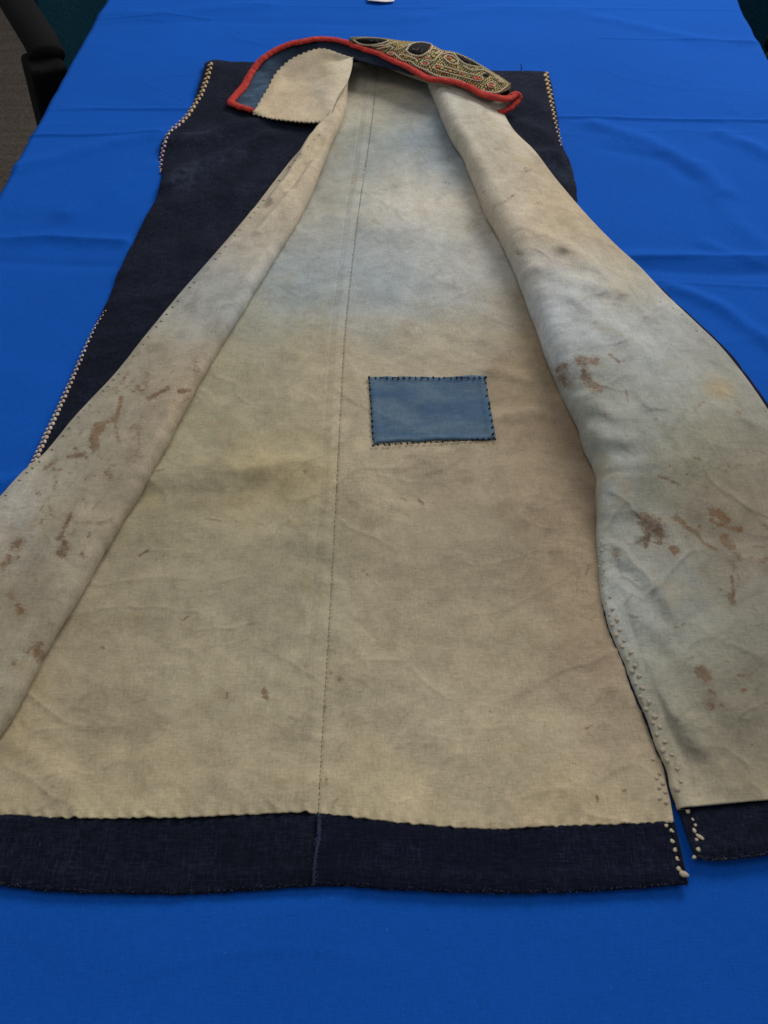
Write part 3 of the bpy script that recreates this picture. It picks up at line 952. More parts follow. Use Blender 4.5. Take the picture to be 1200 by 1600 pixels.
HL = lambda y: np.interp(y, [70, 180, 260, 420, 700, 1000, 1290], [.030, .027, .025, .022, .021, .019, .018])
ZL = lambda y: np.interp(y, [70, 190, 250, 1290], [.012, .011, .0105, .0105])
PLp, plx, ply, ntL = lapel(freeL, foldL, 80, 1285, 560, 130, HL, ZL, -1, seed=0, pillow=0.85, ridges=[
    ([(503, 215), (478, 262), (452, 305), (425, 340)], 0.0080, 0.0045), ([(515, 222), (492, 268), (458, 322)], -0.0055, 0.0045), ([(492, 280), (450, 342), (405, 392)], 0.0055, 0.005), ([(470, 240), (430, 290), (395, 335)], -0.003, 0.004),
    ([(395, 395), (360, 410), (320, 450)], 0.0032, 0.007), ([(400, 425), (350, 450), (310, 500)], 0.0024, 0.008), ([(60, 730), (20, 790), (-20, 850)], 0.0035, 0.007),
    ([(85, 725), (40, 790), (5, 850)], -0.0025, 0.006), ([(240, 560), (200, 620), (150, 680)], 0.0022, 0.010), ([(150, 850), (100, 880), (60, 960)], 0.0020, 0.012)])
marks_l = [([(157, 666), (147, 680), (148, 698)], 7, 1.0), ([(150, 668), (165, 658), (180, 655), (186, 640), (190, 622)], 4.0, .85), ([(145, 675), (143, 690)], 4, .9),
           ([(232, 622), (250, 614), (262, 608)], 4.0, .9), ([(280, 612), (295, 610)], 3.2, .85), ([(108, 714), (132, 710)], 3.8, .95), ([(132, 708), (136, 716)], 3, .8), ([(117, 702), (122, 704)], 3, .75),
           ([(70, 730), (88, 718)], 4.0, .75), ([(112, 803), (104, 820), (97, 835), (92, 845)], 3.6, .85), ([(102, 854), (98, 866)], 8, .95), ([(128, 868), (133, 872)], 4.5, .65),
           ([(20, 856), (30, 850)], 8, .85), ([(6, 885), (14, 872)], 7, .75), ([(30, 950), (36, 958)], 7, .6), ([(58, 1014), (64, 1022)], 12, .8), ([(20, 1035)], 6, .55), ([(165, 740), (175, 730), (172, 750)], 4, .6),
           ([(205, 670), (215, 665), (218, 680)], 6, .55), ([(230, 590), (225, 600)], 6, .6), ([(215, 605), (222, 612)], 5, .6), ([(305, 570), (308, 580)], 7, .55), ([(58, 770), (62, 772)], 4, .6),
           ([(185, 690), (180, 660)], 3, .6), ([(200, 585), (190, 600)], 3, .6), ([(205, 720), (215, 712)], 10, .42), ([(120, 820), (160, 820), (175, 815)], 4, .5), ([(110, 740), (120, 738)], 2.5, .55), ([(15, 930), (22, 940)], 5, .5)]
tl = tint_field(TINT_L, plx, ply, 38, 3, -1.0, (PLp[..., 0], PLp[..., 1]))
me = grid_mesh('left_lapel', PLp, tl, {'stain': stain_field(marks_l + smudges(110, (-20, 560, 310, 1100), 5, lambda x, y: freeL(y) + 15 < x < foldL(y) - 5), plx, ply)})
ll = link('lapel', me, coat, [M_LIN, M_NAVY]); solid(ll, 0.0016, 0, 1)
ll['label'] = 'left lapel turned back, cream lining with brown stains'
SL = Surf(PLp[:, :ntL])

HR = lambda y: np.interp(y, [70, 130, 220, 350, 520, 680, 740, 800, 850, 900, 1000, 1290], [.024, .026, .031, .037, .040, .038, .033, .024, .016, .0115, .0095, .0085])
ZR = lambda y: np.interp(y, [70, 200, 340, 400, 1290], [.012, .011, .008, .0065, .006])
PRp, prx, pry, ntR = lapel(freeR, foldR, 119, 1266, 560, 190, HR, ZR, 1, seed=5, pillow=0.8, ridges=[
    ([(845, 470), (870, 482), (910, 490), (960, 500)], 0.0040, 0.009), ([(850, 500), (890, 515), (950, 560), (1000, 600)], 0.0030, 0.010), ([(880, 430), (930, 460), (1000, 520), (1060, 570)], 0.0032, 0.010),
    ([(1000, 450), (1060, 510), (1090, 560)], -0.0028, 0.008), ([(1020, 450), (1080, 510), (1140, 600), (1165, 680)], 0.0040, 0.008), ([(905, 668), (925, 690), (960, 700)], 0.0022, 0.007),
    ([(912, 715), (935, 730), (970, 735)], 0.0028, 0.006), ([(918, 700), (945, 712)], -0.0014, 0.005), ([(960, 900), (1000, 930), (1030, 980)], -0.0022, 0.006), ([(975, 890), (1020, 930), (1060, 990)], 0.0022, 0.008),
    ([(1005, 1045), (1030, 1090), (1060, 1140), (1085, 1180)], 0.0032, 0.006), ([(1060, 1130), (1110, 1180), (1145, 1240)], 0.0038, 0.007), ([(1078, 1190), (1088, 1220), (1098, 1255)], -0.0012, 0.004), ([(960, 880), (968, 950), (998, 1040), (1030, 1115), (1060, 1180), (1082, 1255)], -0.0013, 0.0022),
    ([(1030, 1000), (1120, 1060), (1200, 1150)], 0.0024, 0.014), ([(980, 600), (1020, 700), (1030, 800)], 0.0022, 0.014), ([(990, 960), (1040, 1010), (1080, 1070)], 0.0018, 0.007), ([(870, 430), (840, 410), (815, 400)], 0.003, 0.008)])
# the lower edge runs up slightly to the right
sh = sstep(760, 1262, pry) * np.maximum(prx - 1062, 0) * 0.095
nP = W(prx, pry - sh, PRp[..., 2]); PRp = nP; prx, pry = PX(PRp)
marks_r = [([(870, 578), (885, 572)], 6, .8), ([(880, 592), (886, 598)], 9, .85), ([(903, 562), (930, 564)], 7, .85), ([(908, 560), (915, 585)], 5, .8), ([(915, 588), (925, 602), (935, 606)], 7, .95),
           ([(952, 553), (968, 566)], 1.8, .8), ([(978, 610), (981, 628)], 1.6, .6), ([(940, 645), (945, 648)], 5, .5), ([(995, 803), (999, 812)], 3, .9), ([(1006, 812), (1022, 820), (1030, 832)], 10, 1.0), ([(1012, 830), (1008, 850)], 6, .95),
           ([(995, 848), (1008, 844)], 3.5, .85), ([(1030, 845), (1028, 825)], 8, .85), ([(1048, 855), (1054, 862)], 6, .9), ([(960, 862), (964, 868)], 7, .6), ([(1055, 808), (1072, 822), (1088, 832)], 4.0, .9), ([(1088, 832), (1098, 848), (1118, 858)], 3.0, .85),
           ([(1093, 820), (1095, 828)], 2.5, .7), ([(1112, 800), (1122, 802), (1135, 812)], 6, 1.0), ([(1110, 812), (1125, 820)], 3, .8), ([(1128, 818), (1145, 826), (1156, 828)], 5, .8), ([(1133, 842), (1140, 852)], 8, .85), ([(1150, 868), (1155, 872)], 5, .7), ([(1145, 878), (1148, 888)], 5, .6),
           ([(1030, 745), (1045, 749), (1060, 757)], 2.3, .8), ([(1063, 740), (1075, 741)], 1.6, .65), ([(1085, 716), (1093, 718)], 3, .7), ([(1058, 722), (1062, 724)], 2.5, .6), ([(1046, 728)], 2, .7), ([(1098, 760), (1106, 763)], 3, .55), ([(1143, 900), (1146, 925), (1144, 942)], 2.6, .85), ([(1141, 932), (1146, 942)], 5, .9),
           ([(1094, 1047), (1105, 1058)], 8, 1.0), ([(1110, 1080), (1115, 1084)], 4.5, .65), ([(1108, 1102), (1112, 1104)], 6, .7), ([(1127, 1102)], 4, .75), ([(1162, 1078)], 3.5, .7), ([(1062, 1112), (1070, 1120)], 4, .5), ([(1186, 880), (1200, 872)], 4, .6), ([(1174, 870)], 3, .6), ([(1126, 922)], 2.5, .6), ([(1150, 640), (1155, 645)], 5, .45),
           ([(830, 265), (822, 268)], 2, .6), ([(755, 300), (758, 308)], 2, .5), ([(800, 392), (815, 396)], 4, .5), ([(836, 318), (846, 316)], 2.5, .5), ([(992, 907)], 3, .5), ([(1130, 1032), (1140, 1035)], 2, .5), ([(1176, 950), (1182, 953)], 2, .5)]
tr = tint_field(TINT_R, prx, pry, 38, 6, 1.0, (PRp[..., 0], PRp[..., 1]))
yl = stain_field([([(1118, 606), (1132, 610)], 12, 1.0)], prx, pry)[..., None]
tr = tr * (1 - 0.7 * yl) + np.array([0.50, 0.38, 0.23]) * 0.7 * yl
me = grid_mesh('right_lapel', PRp, tr, {'stain': stain_field(marks_r + smudges(45, (860, 560, 1200, 1230), 6, lambda x, y: foldR(y) + 20 < x < freeR(y) - 15) + smudges(8, (700, 230, 1000, 450), 8, lambda x, y: foldR(y) + 20 < x < freeR(y) - 15), prx, pry)})
rl = link('lapel', me, coat, [M_LIN, M_NAVY]); solid(rl, 0.0012, 0, 1)
rl['label'] = 'right lapel opened out, cream lining with brown stains and a knotted edge'
SR = Surf(PRp[:, :ntR + 8])

# ---- right front shell : a dark margin beyond the lapel's lining and the right shoulder
nvs, nus = 420, 60
vv = np.linspace(0, 1, nvs)[:, None]; uu = np.linspace(0, 1, nus)[None, :]
ry_ = 112 + vv * (1262 - 112) + 0 * uu
oRf = fx(outR)
rimw = np.interp(ry_[:, :1], [0, 340, 400, 440, 520, 600, 1300], [0, 0, 1, 4, 7, 8, 9]) + 1.2 * vnoise(ry_[:, :1] / 9, ry_[:, :1] * 0, 91)
rx1 = np.where(ry_[:, :1] < 318, oRf(ry_[:, :1]) + 0.7 * vnoise(ry_[:, :1] / 4, ry_[:, :1] * 0, 92), np.maximum(freeR(ry_[:, :1]) + rimw, 902 - (ry_[:, :1] - 318) * 2))
rx0 = np.where(ry_[:, :1] < 330, np.minimum(foldR(ry_[:, :1]) + 60, 775), np.minimum(foldR(ry_[:, :1]) + 110, rx1 - 40))
rxx = rx0 + (rx1 - rx0) * uu
ryy = ry_ - sstep(760, 1262, ry_) * np.maximum(rxx - 1062, 0) * 0.095
RF = W(rxx, ryy, 0.004)
X, Y = RF[..., 0], RF[..., 1]
ed = np.minimum((rx1 - rxx) * 0.0009, 0.03)
zr = 0.0022 + 0.0030 * (1 - np.exp(-ed / 0.006)) * sstep(420, 320, ry_) + 0.0008 * fbm(X * 12, Y * 9, 93, 3) * sstep(420, 320, ry_)
for pts, amp, w in [([(820, 200), (850, 215), (885, 255)], 0.0040, 0.010), ([(840, 245), (870, 250), (895, 272)], 0.0036, 0.007), ([(815, 150), (850, 180)], 0.0030, 0.010), ([(795, 175), (840, 200)], -0.002, 0.008)]:
    zr += amp * ridge(X, Y, wl(pts), w)
RF[..., 2] = np.clip(zr, 0.0020, 0.0115) * 1.0
wear = stain_field([([(862, 265), (892, 275)], 10, .8), ([(845, 238), (880, 258)], 8, .6), ([(800, 130), (850, 170)], 20, .25), ([(782, 118), (850, 118)], 6, .4)], rxx, ryy)
me = grid_mesh('right_front', RF, None, {'stain': wear})
o = link('front_panel', me, coat, [M_NAVY]); solid(o, 0.0014)
SRF = Surf(RF)

g = Geo()
c = np.array([(float(foldR(q)) + float(np.interp(q, [850, 900, 1000, 1258], [8, 2.5, 1.5, 1.5])) + random.uniform(-.5, .5), q) for q in np.linspace(850, 1258, 90)])
zq = np.interp(c[:, 1], [850, 900, 1258], [.0068, .0060, .0056])
g.add(*tube_geo(W(c[:, 0], c[:, 1], zq), 0.0009 * (1 + .4 * vnoise(c[:, 1] / 6, c[:, 1] * 0, 95)), 8, flat=.6))
link('slit_edge_shade', g.mesh('slit_edge_shade'), coat, [M_NAVY])  # navy rim, also a dark strip for the shadow gap under the lapel
# ---- hem bands
def band(name, xa, xb, ytop, ybot, mat, z0, seed, nx=220, ny=30, skew=None):
    t = np.linspace(0, 1, ny)[:, None]; s = np.linspace(0, 1, nx)[None, :]
    x = xa(t) + (xb(t) - xa(t)) * s
    y = ytop(x) + (ybot(x) - ytop(x)) * t
    P = W(x, y, z0); X, Y = P[..., 0], P[..., 1]
    z = z0 + 0.0012 * fbm(X * 14, Y * 20, seed, 3) + 0.0004 * fbm(X * 60, Y * 60, seed + 3, 2)
    z = z - 0.0008 * sstep(0.93, 1.0, t) + 0.0009 + 0.0008 * creases(X, Y, 26, seed + 50, 1.3) + 0.0009 * np.exp(-((t - 0.80) / 0.10)**2)
    z = z - 0.0022 * (1 - sstep(0, .10, t))
    P[..., 2] = np.maximum(z, 0.0014)
    me = grid_mesh(name, P, None, {'stain': np.zeros(P.shape[:2])})
    o = link(name, me, coat, [mat]); solid(o, 0.0020)
    return o, Surf(P), P


btop = lambda x: hemB(x) - 7
sx0 = lambda t: 495 - 6 * t
ob1, SB1, PB1 = band('hem_band', lambda t: -90 - 6 * t, sx0, btop, lambda x: hemB2(x) + 1.2 * vnoise(x / 7, x * 0, 3), M_NAVY, 0.0040, 121)
ob2, SB2, PB2 = band('hem_band', sx0, lambda t: 1052 + 23 * t, btop, lambda x: hemB2(x) + 1.2 * vnoise(x / 7, x * 0, 4), M_NAVY2, 0.0043, 131)
rtop = fx([(1050, 1261), (1084, 1260), (1133, 1257), (1175, 1251), (1200, 1247), (1300, 1236), (1440, 1224)], True)
rbot = fx([(1075, 1339), (1090, 1342), (1126, 1345), (1165, 1341), (1200, 1336), (1300, 1326), (1450, 1312)], True)
ob3, SB3, PB3 = band('hem_band', lambda t: 1059 + 26 * t, lambda t: 1415 + 8 * t, rtop, lambda x: rbot(x) + vnoise(x / 7, x * 0, 8), M_NAVY, 0.0056, 141, nx=150)
# worn pale edge threads along the bottom fold and the centre seam of the band
g = Geo()
for k in range(420):
    x = random.uniform(-40, 1070); s_ = SB1 if x < 490 else SB2
    dens = 0.35 + 0.65 * max(0, math.sin(x / 60.0 + 1)) if x < 600 else 0.75
    if random.random() > dens: continue
    y = float(hemB2(x)) - abs(random.gauss(2.5, 2.2)) - 1
    a = s_.at(x, y, 0.0003); b = s_.at(x + random.uniform(-3, 3), y + random.uniform(-2.5, 2.5), 0.0006)
    stitch(g, a, b, random.uniform(0.00012, 0.00024), 4)
for k in range(110):
    x = random.uniform(1086, 1200); y = float(rbot(x)) - abs(random.gauss(2.5, 2)) - 1
    stitch(g, SB3.at(x, y, 0.0003), SB3.at(x + random.uniform(-3, 3), y + random.uniform(-2, 2), 0.0006), random.uniform(0.00012, 0.00022), 4)
for k in range(150):
    y = random.uniform(1274, 1384); x = 496 - 6 * (y - 1272) / 112 + random.gauss(2.0, 1.8) + 2 * math.sin(y / 20)
    s_ = SB2 if x > 493 else SB1
    stitch(g, s_.at(x, y, 0.0003), s_.at(x + random.uniform(-3, 3), y + random.uniform(-2, 3), 0.0006), random.uniform(0.00014, 0.00030), 4)
tag(link('frayed_threads', g.mesh('frayed_threads'), coat, [M_FUZZ]), kind='stuff')
g = Geo()
pts = np.array([SB2.at(498 - 7 * t + 2.0 * math.sin(t * 6), 1272 + 112 * t, 0.0004) for t in np.linspace(0, 1, 30)])
g.add(*tube_geo(pts, 0.0011, 8))
link('band_seam', g.mesh('band_seam'), coat, [mat_navy('seam_ridge', (0.020, 0.028, 0.062), (0.11, 0.13, 0.20), amount=1.5)])

# ---- centre seam stitches
g = Geo(); y = 112.0
while y < 1268:
    f = 0.55 + 0.55 * (y / 1270)
    L = random.uniform(3.2, 5.2) * (0.6 + 0.5 * y / 1270)
    x = float(seamX(y)) + random.uniform(-.5, .5)
    stitch(g, SB.at(x, y, 0.0004), SB.at(float(seamX(y + L)) + random.uniform(-.9, .9), y + L, 0.0004), random.uniform(0.00016, 0.00028), 5)
    y += L * random.uniform(1.35, 1.9)
tag(link('seam_stitching', g.mesh('seam_stitching'), coat, [M_DARKTH]), kind='stuff')

# ---- blue patch
c4 = np.array([(576, 590), (758, 589), (774, 686), (583, 697)], float)
n1, n2 = 70, 50
s = np.linspace(0, 1, n1)[None, :, None]; t = np.linspace(0, 1, n2)[:, None, None]
Q = (c4[0] * (1 - s) + c4[1] * s) * (1 - t) + (c4[3] * (1 - s) + c4[2] * s) * t
qx, qy = Q[..., 0], Q[..., 1]
em = np.minimum(np.minimum(s, 1 - s)[..., 0], np.minimum(t, 1 - t)[..., 0])
qx = qx + 1.0 * vnoise(qx / 11, qy / 11, 151) * (em < .04); qy = qy + 1.2 * vnoise(qx / 11, qy / 11, 152) * (em < .04)
PP = W(qx, qy, 0.0055)
PP[..., 2] = back_z(qx, qy) + 0.0011 + 0.0014 * np.exp(-((em - .035) / .03)**2) + 0.0006 * sstep(0, .15, em) + 0.0007 * creases(PP[..., 0], PP[..., 1], 40, 450, .4) + 0.0005 * fbm(qx / 25, qy / 18, 153, 2)
patch = link('patch', grid_mesh('patch', PP), coat, [M_PATCH]); solid(patch, 0.0010)
patch['label'] = 'rectangular faded blue patch sewn on with black thread'
SPt = Surf(PP)
g = Geo()
for k in range(4):
    a, b = c4[k], c4[(k + 1) % 4]
    n = int(np.linalg.norm(b - a) / 9.0)
    inw = (c4.mean(0) - (a + b) / 2); inw /= np.linalg.norm(inw)
    for j in range(n + 1):
        p = a + (b - a) * (j / n) + np.array([random.uniform(-1, 1), random.uniform(-.6, .6)])
        q = p + inw * random.uniform(1.5, 3.5) + (b - a) / np.linalg.norm(b - a) * random.uniform(.5, 3.0)
        p = p - inw * 0.5
        stitch(g, SPt.at(*p, 0.0003), SPt.at(*q, 0.0007), random.uniform(0.0006, 0.0010), 6)
        if random.random() < (.6 if k == 2 else .3):                      # thread running on to the next stitch
            p2 = p + (b - a) / n * .9
            stitch(g, SPt.at(*(p + inw * .9), 0.0004), SPt.at(*(p2 + inw * .9), 0.0004), 0.0003, 5)
tag(link('patch_stitching', g.mesh('patch_stitching'), patch, [M_BLACKTH]), kind='stuff')

# ---- knots along the slit edges (one mesh per size, shared)
import bmesh
def knot_mesh(name, seed):
    bm = bmesh.new(); bmesh.ops.create_icosphere(bm, subdivisions=2, radius=1.0)
    r = random.Random(seed)
    off = [Vector((r.uniform(-1, 1), r.uniform(-1, 1), r.uniform(-1, 1))) for _ in range(4)]
    for vtx in bm.verts:
        d = vtx.co.normalized()
        vtx.co = d * (1 + 0.14 * math.sin(4 * d.dot(off[0])) + 0.10 * math.sin(7 * d.dot(off[1]) + 2))
        vtx.co.z *= 0.40
    me = bpy.data.meshes.new(name); bm.to_mesh(me); bm.free()
    me.polygons.foreach_set('use_smooth', np.ones(len(me.polygons), bool))
    return me
KM = [knot_mesh('knot', k) for k in range(4)]
KW = [m.copy() for m in KM]
for m in KM: m.materials.append(M_KNOT)
for m in KW: m.materials.append(M_WHITEKNOT)


def knot(surf, x, y, rpx, parent, ivory=False, stretch=1.0, rot=None):
    k = random.randrange(4)
    o = bpy.data.objects.new('knot', (KW if ivory else KM)[k])
    COL.objects.link(o)
    p = surf.at(x, y, 0.0003)
    mpp = np.linalg.norm(p - np.array([0, 0, H])) / FPX
    o.parent = parent
    o.location = tuple(p)
    o.rotation_euler = (0, 0, random.uniform(0, 6.28) if rot is None else rot)
    r = rpx * mpp
    o.scale = (r * stretch, r, r * random.uniform(.85, 1.2))
    return o


y = 838.0; j = 0
while y < 1240:
    sz = float(np.interp(y, [838, 920, 960, 1100, 1250], [1.5, 2.2, 3.0, 3.3, 3.6]))
    gap = float(np.interp(y, [838, 920, 1000, 1250], [7.5, 8.0, 9.0, 11.5]))
    off = float(np.interp(y, [838, 900, 960, 1250], [4, 8, 13, 17])) + (4.5 if j % 2 else -4.5) * float(np.interp(y, [838, 950], [.5, 1]))
    if not (random.random() < 0.07):
        knot(SR, float(foldR(y)) + off + random.uniform(-1.5, 1.5), y + random.uniform(-1.5, 1.5), sz * random.uniform(.85, 1.4), rl)
    y += gap * random.uniform(.75, 1.2); j += 1
K7 = lambda x, y: (850 + x / 3.077, 900 + y / 3.077)
for x, y_, r in [(525, 882, 2.4), (556, 950, 2.8), (543, 972, 2.8), (573, 998, 3), (554, 1018, 3.2), (582, 1040, 3), (558, 1070, 3.3), (588, 1090, 3), (610, 1178, 3)]:
    knot(SB, *K7(x, y_), r, back_l)
for x, y_, r, st_, ro in [(588, 1200, 2.6, 1.2, 1), (615, 1225, 3.2, 1.2, 2), (618, 1275, 2.8, 1.5, 2.2), (632, 1315, 3.0, 1.2, 1), (642, 1360, 2.6, 1.6, 2), (648, 1408, 3.0, 1.4, 2), (672, 1432, 4.6, 1.7, 2.6)]:
    knot(SB2, *K7(x, y_), r, ob2, True, st_, ro)
for x, y_, r, st_, ro in [(692, 1132, 3.2, 1.2, 1), (715, 1170, 1.6, 1.5, 2), (728, 1198, 2.2, 1.2, 1), (722, 1222, 2.6, 1.5, 1.9), (747, 1252, 2.8, 2.4, 2.5), (734, 1268, 2.4, 1.1, 1), (742, 1315, 3.0, 1.3, 1.4), (722, 1352, 2.6, 1.3, 0.3)]:
    knot(SB3, *K7(x, y_), r, ob3, True, st_, ro)
K6 = lambda x, y: (800 + x / 3, 450 + y / 3)
for x, y_ in [(700, 40), (760, 90), (800, 120), (845, 165), (870, 195), (915, 235), (955, 272), (980, 300), (1032, 368), (1075, 425), (1117, 478), (1150, 525), (1170, 548), (1192, 570), (700, 60)]:
    knot(SR, *K6(x - 4, y_ + 4), random.uniform(1.0, 1.7), rl)
g = Geo()
for k in range(26):            # small dark overcast stitches on the band's slit edge
    t = k / 25
    x, y_ = 1047 + 26 * t + random.uniform(-3, 1), 1288 + 94 * t
    stitch(g, SB2.at(x, y_, .0003), SB2.at(x + 3, y_ + 2.5, .0003), 0.0005, 5)
tag(link('edge_stitching', g.mesh('edge_stitching'), ob2, [M_BLACKTH]), kind='stuff')

# ---- braided edge stitching on the armholes and the side
def braid(name, surf, pts, n, w_px, r_px, mats_of, parent, inset):
    c = catmull(pts, n)
    T = np.gradient(c, axis=0); T /= np.linalg.norm(T, axis=1)[:, None]
    Nn = np.stack([-T[:, 1], T[:, 0]], 1)
    geos = {}
    for k in range(n):
        t = k / (n - 1)
        w = np.interp(t, w_px[0], w_px[1]); r = np.interp(t, r_px[0], r_px[1])
        sgn = 1 if k % 2 else -1
        p = c[k] + Nn[k] * (inset + sgn * w * .34) + np.array([random.uniform(-.5, .5), random.uniform(-.5, .5)])
        d = (Nn[k] * sgn * .30 + T[k] * .34) * w
        a = surf.at(*(p - d), 0.0006); b = surf.at(*(p + d), 0.0006)
        mpp = np.linalg.norm(a - np.array([0, 0, H])) / FPX
        m = mats_of(t)
        stitch(geos.setdefault(m.name, (Geo(), m))[0], a, b, r * mpp * random.uniform(1.1, 1.5), 7, 0.0003, 0.5)
    for gg, m in geos.values():
        tag(link(name, gg.mesh(name), parent, [m]), kind='stuff')


def arm_m(t):
    t += random.uniform(-.05, .05)
    return M_OCHRE if t < .50 else (M_PINK if t < .58 else M_LILAC if t < .64 else M_CORD if t < .72 else M_LILAC if t < .93 else M_PINK)
braid('armhole_stitching', SLF, [(329, 99), (322, 125), (316, 142), (306, 160), (294, 178), (280, 193), (266, 205), (258, 219), (254, 236), (251, 254), (251, 268)], 54,
      ([0, .55, .66, .8, 1], [5.2, 5.2, 3.2, 4.6, 2.4]), ([0, .6, .66, .8, 1], [1.6, 1.6, 1.2, 1.7, 1.0]), arm_m, lf, 0)
braid('side_stitching', SLF, [(165, 486), (152, 507), (140, 530), (120, 577), (100, 622), (78, 670), (60, 708), (44, 742)], 74,
      ([0, .2, .5, 1], [2.0, 3.4, 5.0, 6.6]), ([0, .2, .5, 1], [0.8, 1.3, 1.9, 2.6]), lambda t: M_CORD if random.random() < .35 else M_PINK, lf, 1.0)
braid('armhole_stitching', SRF, [(853, 114), (857, 135), (862, 160), (867, 185), (872, 205), (877, 226)], 34,
      ([0, .5, 1], [5.0, 4.2, 2.4]), ([0, .5, 1], [1.7, 1.4, 0.9]), lambda t: M_OCHRE if t < .7 else M_PINK, coat, 0)
# overcast stitches on the left lapel's free edge
g = Geo(); y = 200.0
while y < 800:
    x = float(freeL(y)) + 3 + random.uniform(-.5, .5)
    if random.random() < .75:
        stitch(g, SL.at(x + 1.5, y, .0004), SL.at(x + 5.5, y + 1.2, .0004), random.uniform(.0002, .0004), 5)
    y += random.uniform(7, 12)
tag(link('edge_stitching', g.mesh('edge_stitching'), ll, [M_DARKTH]), kind='stuff')

# ---- collar
collar_pip = [(394, 173, .0150), (378, 167.5, .0150), (365, 163, .0150), (361, 161, .0150), (360.5, 159.5, .0150), (362, 157, .0150), (370, 147.5, .0155), (380, 137, .0165), (388, 122, .020), (398, 106, .025), (411, 92, .031), (430, 79, .037),
              (452, 69, .043), (480, 63.5, .046), (504, 60.5, .047), (522, 62, .047), (540, 66, .046), (560, 74, .045), (587, 82, .043), (611, 93, .041), (640, 106, .039), (667, 121, .037),
              (682, 125, .037), (702, 127, .0365), (725, 133, .036), (750, 145, .034), (772, 152, .032), (793, 154, .029), (806, 147, .026)]
cp = catmull(np.array([tuple(W(*p)) for p in collar_pip]), 330)
cre = [(395, 178, .0150), (406, 158, .0150), (418, 138, .0180), (428, 118, .0220), (440, 104, .026), (454, 92, .031), (470, 84, .035), (484, 78.5, .038), (500, 75, .040), (514, 77, .040), (530, 83, .039),
       (550, 90, .038), (578, 98, .036), (605, 104, .034), (640, 116, .032)]
colr = empty('collar_pivot', (0, 0, 0), 'x', 'x')
bpy.data.objects.remove(colr, do_unlink=True)

# embroidered right half : from the binding up over the roll and down behind
e_low = catmull([(546, 68, .046), (560, 72, .0455), (587, 79, .0435), (611, 90, .0415), (640, 102, .0395), (667, 116, .0375), (682, 120, .0375), (702, 122, .037), (725, 128, .0365), (750, 140, .0345), (775, 147, .032), (797, 140, .028)], 110)
e_top = catmull([(549, 62, .048), (575, 59.5, .049), (605, 62, .0485), (622, 64.5, .048), (650, 67, .048), (672, 70.5, .048), (690, 79, .0465), (710, 83, .0455), (730, 91, .044), (755, 105, .041), (770, 114, .038), (787, 125, .034), (799, 135, .028)], 110)
nt_ = 34
E = []
for k in range(110):
    a = W(*e_low[k]); b = W(*e_top[k])
    t = np.linspace(0, 1, nt_)[:, None]
    p = a * (1 - t) + b * t
    p[:, 2] += 0.006 * np.sin(t[:, 0] * math.pi * .92)
    tb_ = np.linspace(0, 1, 14)[1:, None]
    bk = p[-1] + tb_ * np.array([0, 0.022, 0.0]); bk[:, 2] = p[-1, 2] - (p[-1, 2] - 0.006) * tb_[:, 0]**1.6
    E.append(np.concatenate([p, bk]))
E = np.stack(E, 1)
uvE = np.stack(np.broadcast_arrays(np.linspace(0, 1, 110)[None, :], np.r_[np.linspace(0, 1, nt_), np.linspace(1, 1.6, 14)[1:]][:, None]), -1)
me = grid_mesh('collar', E, None, None, uvE)
col_e = link('collar', me, coat, [M_EMB, M_NAVY]); solid(col_e, 0.0016, 1, 1)
col_e['label'] = 'collar embroidered in gold and ivory on black, bound in red'
SE = Surf(E[:nt_])
# collar's inner lining under the right half
ul = catmull([(600, 92, .038), (640, 110, .034), (690, 130, .031), (740, 146, .028), (790, 160, .023), (806, 152, .020)], 60)
ll_ = catmull([(604, 106, .018), (650, 124, .022), (700, 140, .026), (740, 156, .024), (768, 172, .020), (790, 172, .0165)], 60)
A = np.array([W(*p) for p in ul]); Bq = np.array([W(*p) for p in ll_])
t = np.linspace(0, 1, 12)[:, None, None]
UL = A[None] * (1 - t) + Bq[None] * t
ux, uy = PX(UL)
me = grid_mesh('collar_underside', UL, np.ones(UL.shape) * (np.array([0.33, 0.30, 0.23])), {'stain': np.zeros(UL.shape[:2])})
link('collar_underside', me, col_e, [M_LIN])

# blue facing between the binding and the cream collar lining (left half)
ca = catmull(np.array([tuple(W(*p)) for p in collar_pip if True][0:20]), 120)
a_in = catmull([(p[0], p[1], p[2] - .0012) for p in collar_pip[:20]] + [(660, 117, .036)], 130)
b_in = catmull([(p[0], p[1], p[2] - .0012) for p in cre], 130)
b_in[:, 0] += 3; b_in[:, 1] += 2.0
A = np.array([W(*p) for p in a_in]); Bq = np.array([W(*p) for p in b_in])
t = np.linspace(0, 1, 16)[:, None, None]
FC = A[None] * (1 - t) + Bq[None] * t
FC[..., 2] += 0.0012 * fbm(FC[..., 0] * 90, FC[..., 1] * 60, 171, 2)
fxp, fyp = PX(FC)
fw = stain_field([([(398, 150), (404, 130)], 20, 1.0), ([(385, 160), (392, 166)], 12, .9), ([(410, 112), (425, 98)], 12, .6), ([(440, 86), (450, 80)], 8, .3)], fxp, fyp)
me = grid_mesh('collar_facing', FC, None, {'stain': fw})
o = link('collar_facing', me, col_e, [M_FACE, M_NAVY]); solid(o, 0.0014, 0, 1)
o['label'] = 'faded blue strip inside the collar'

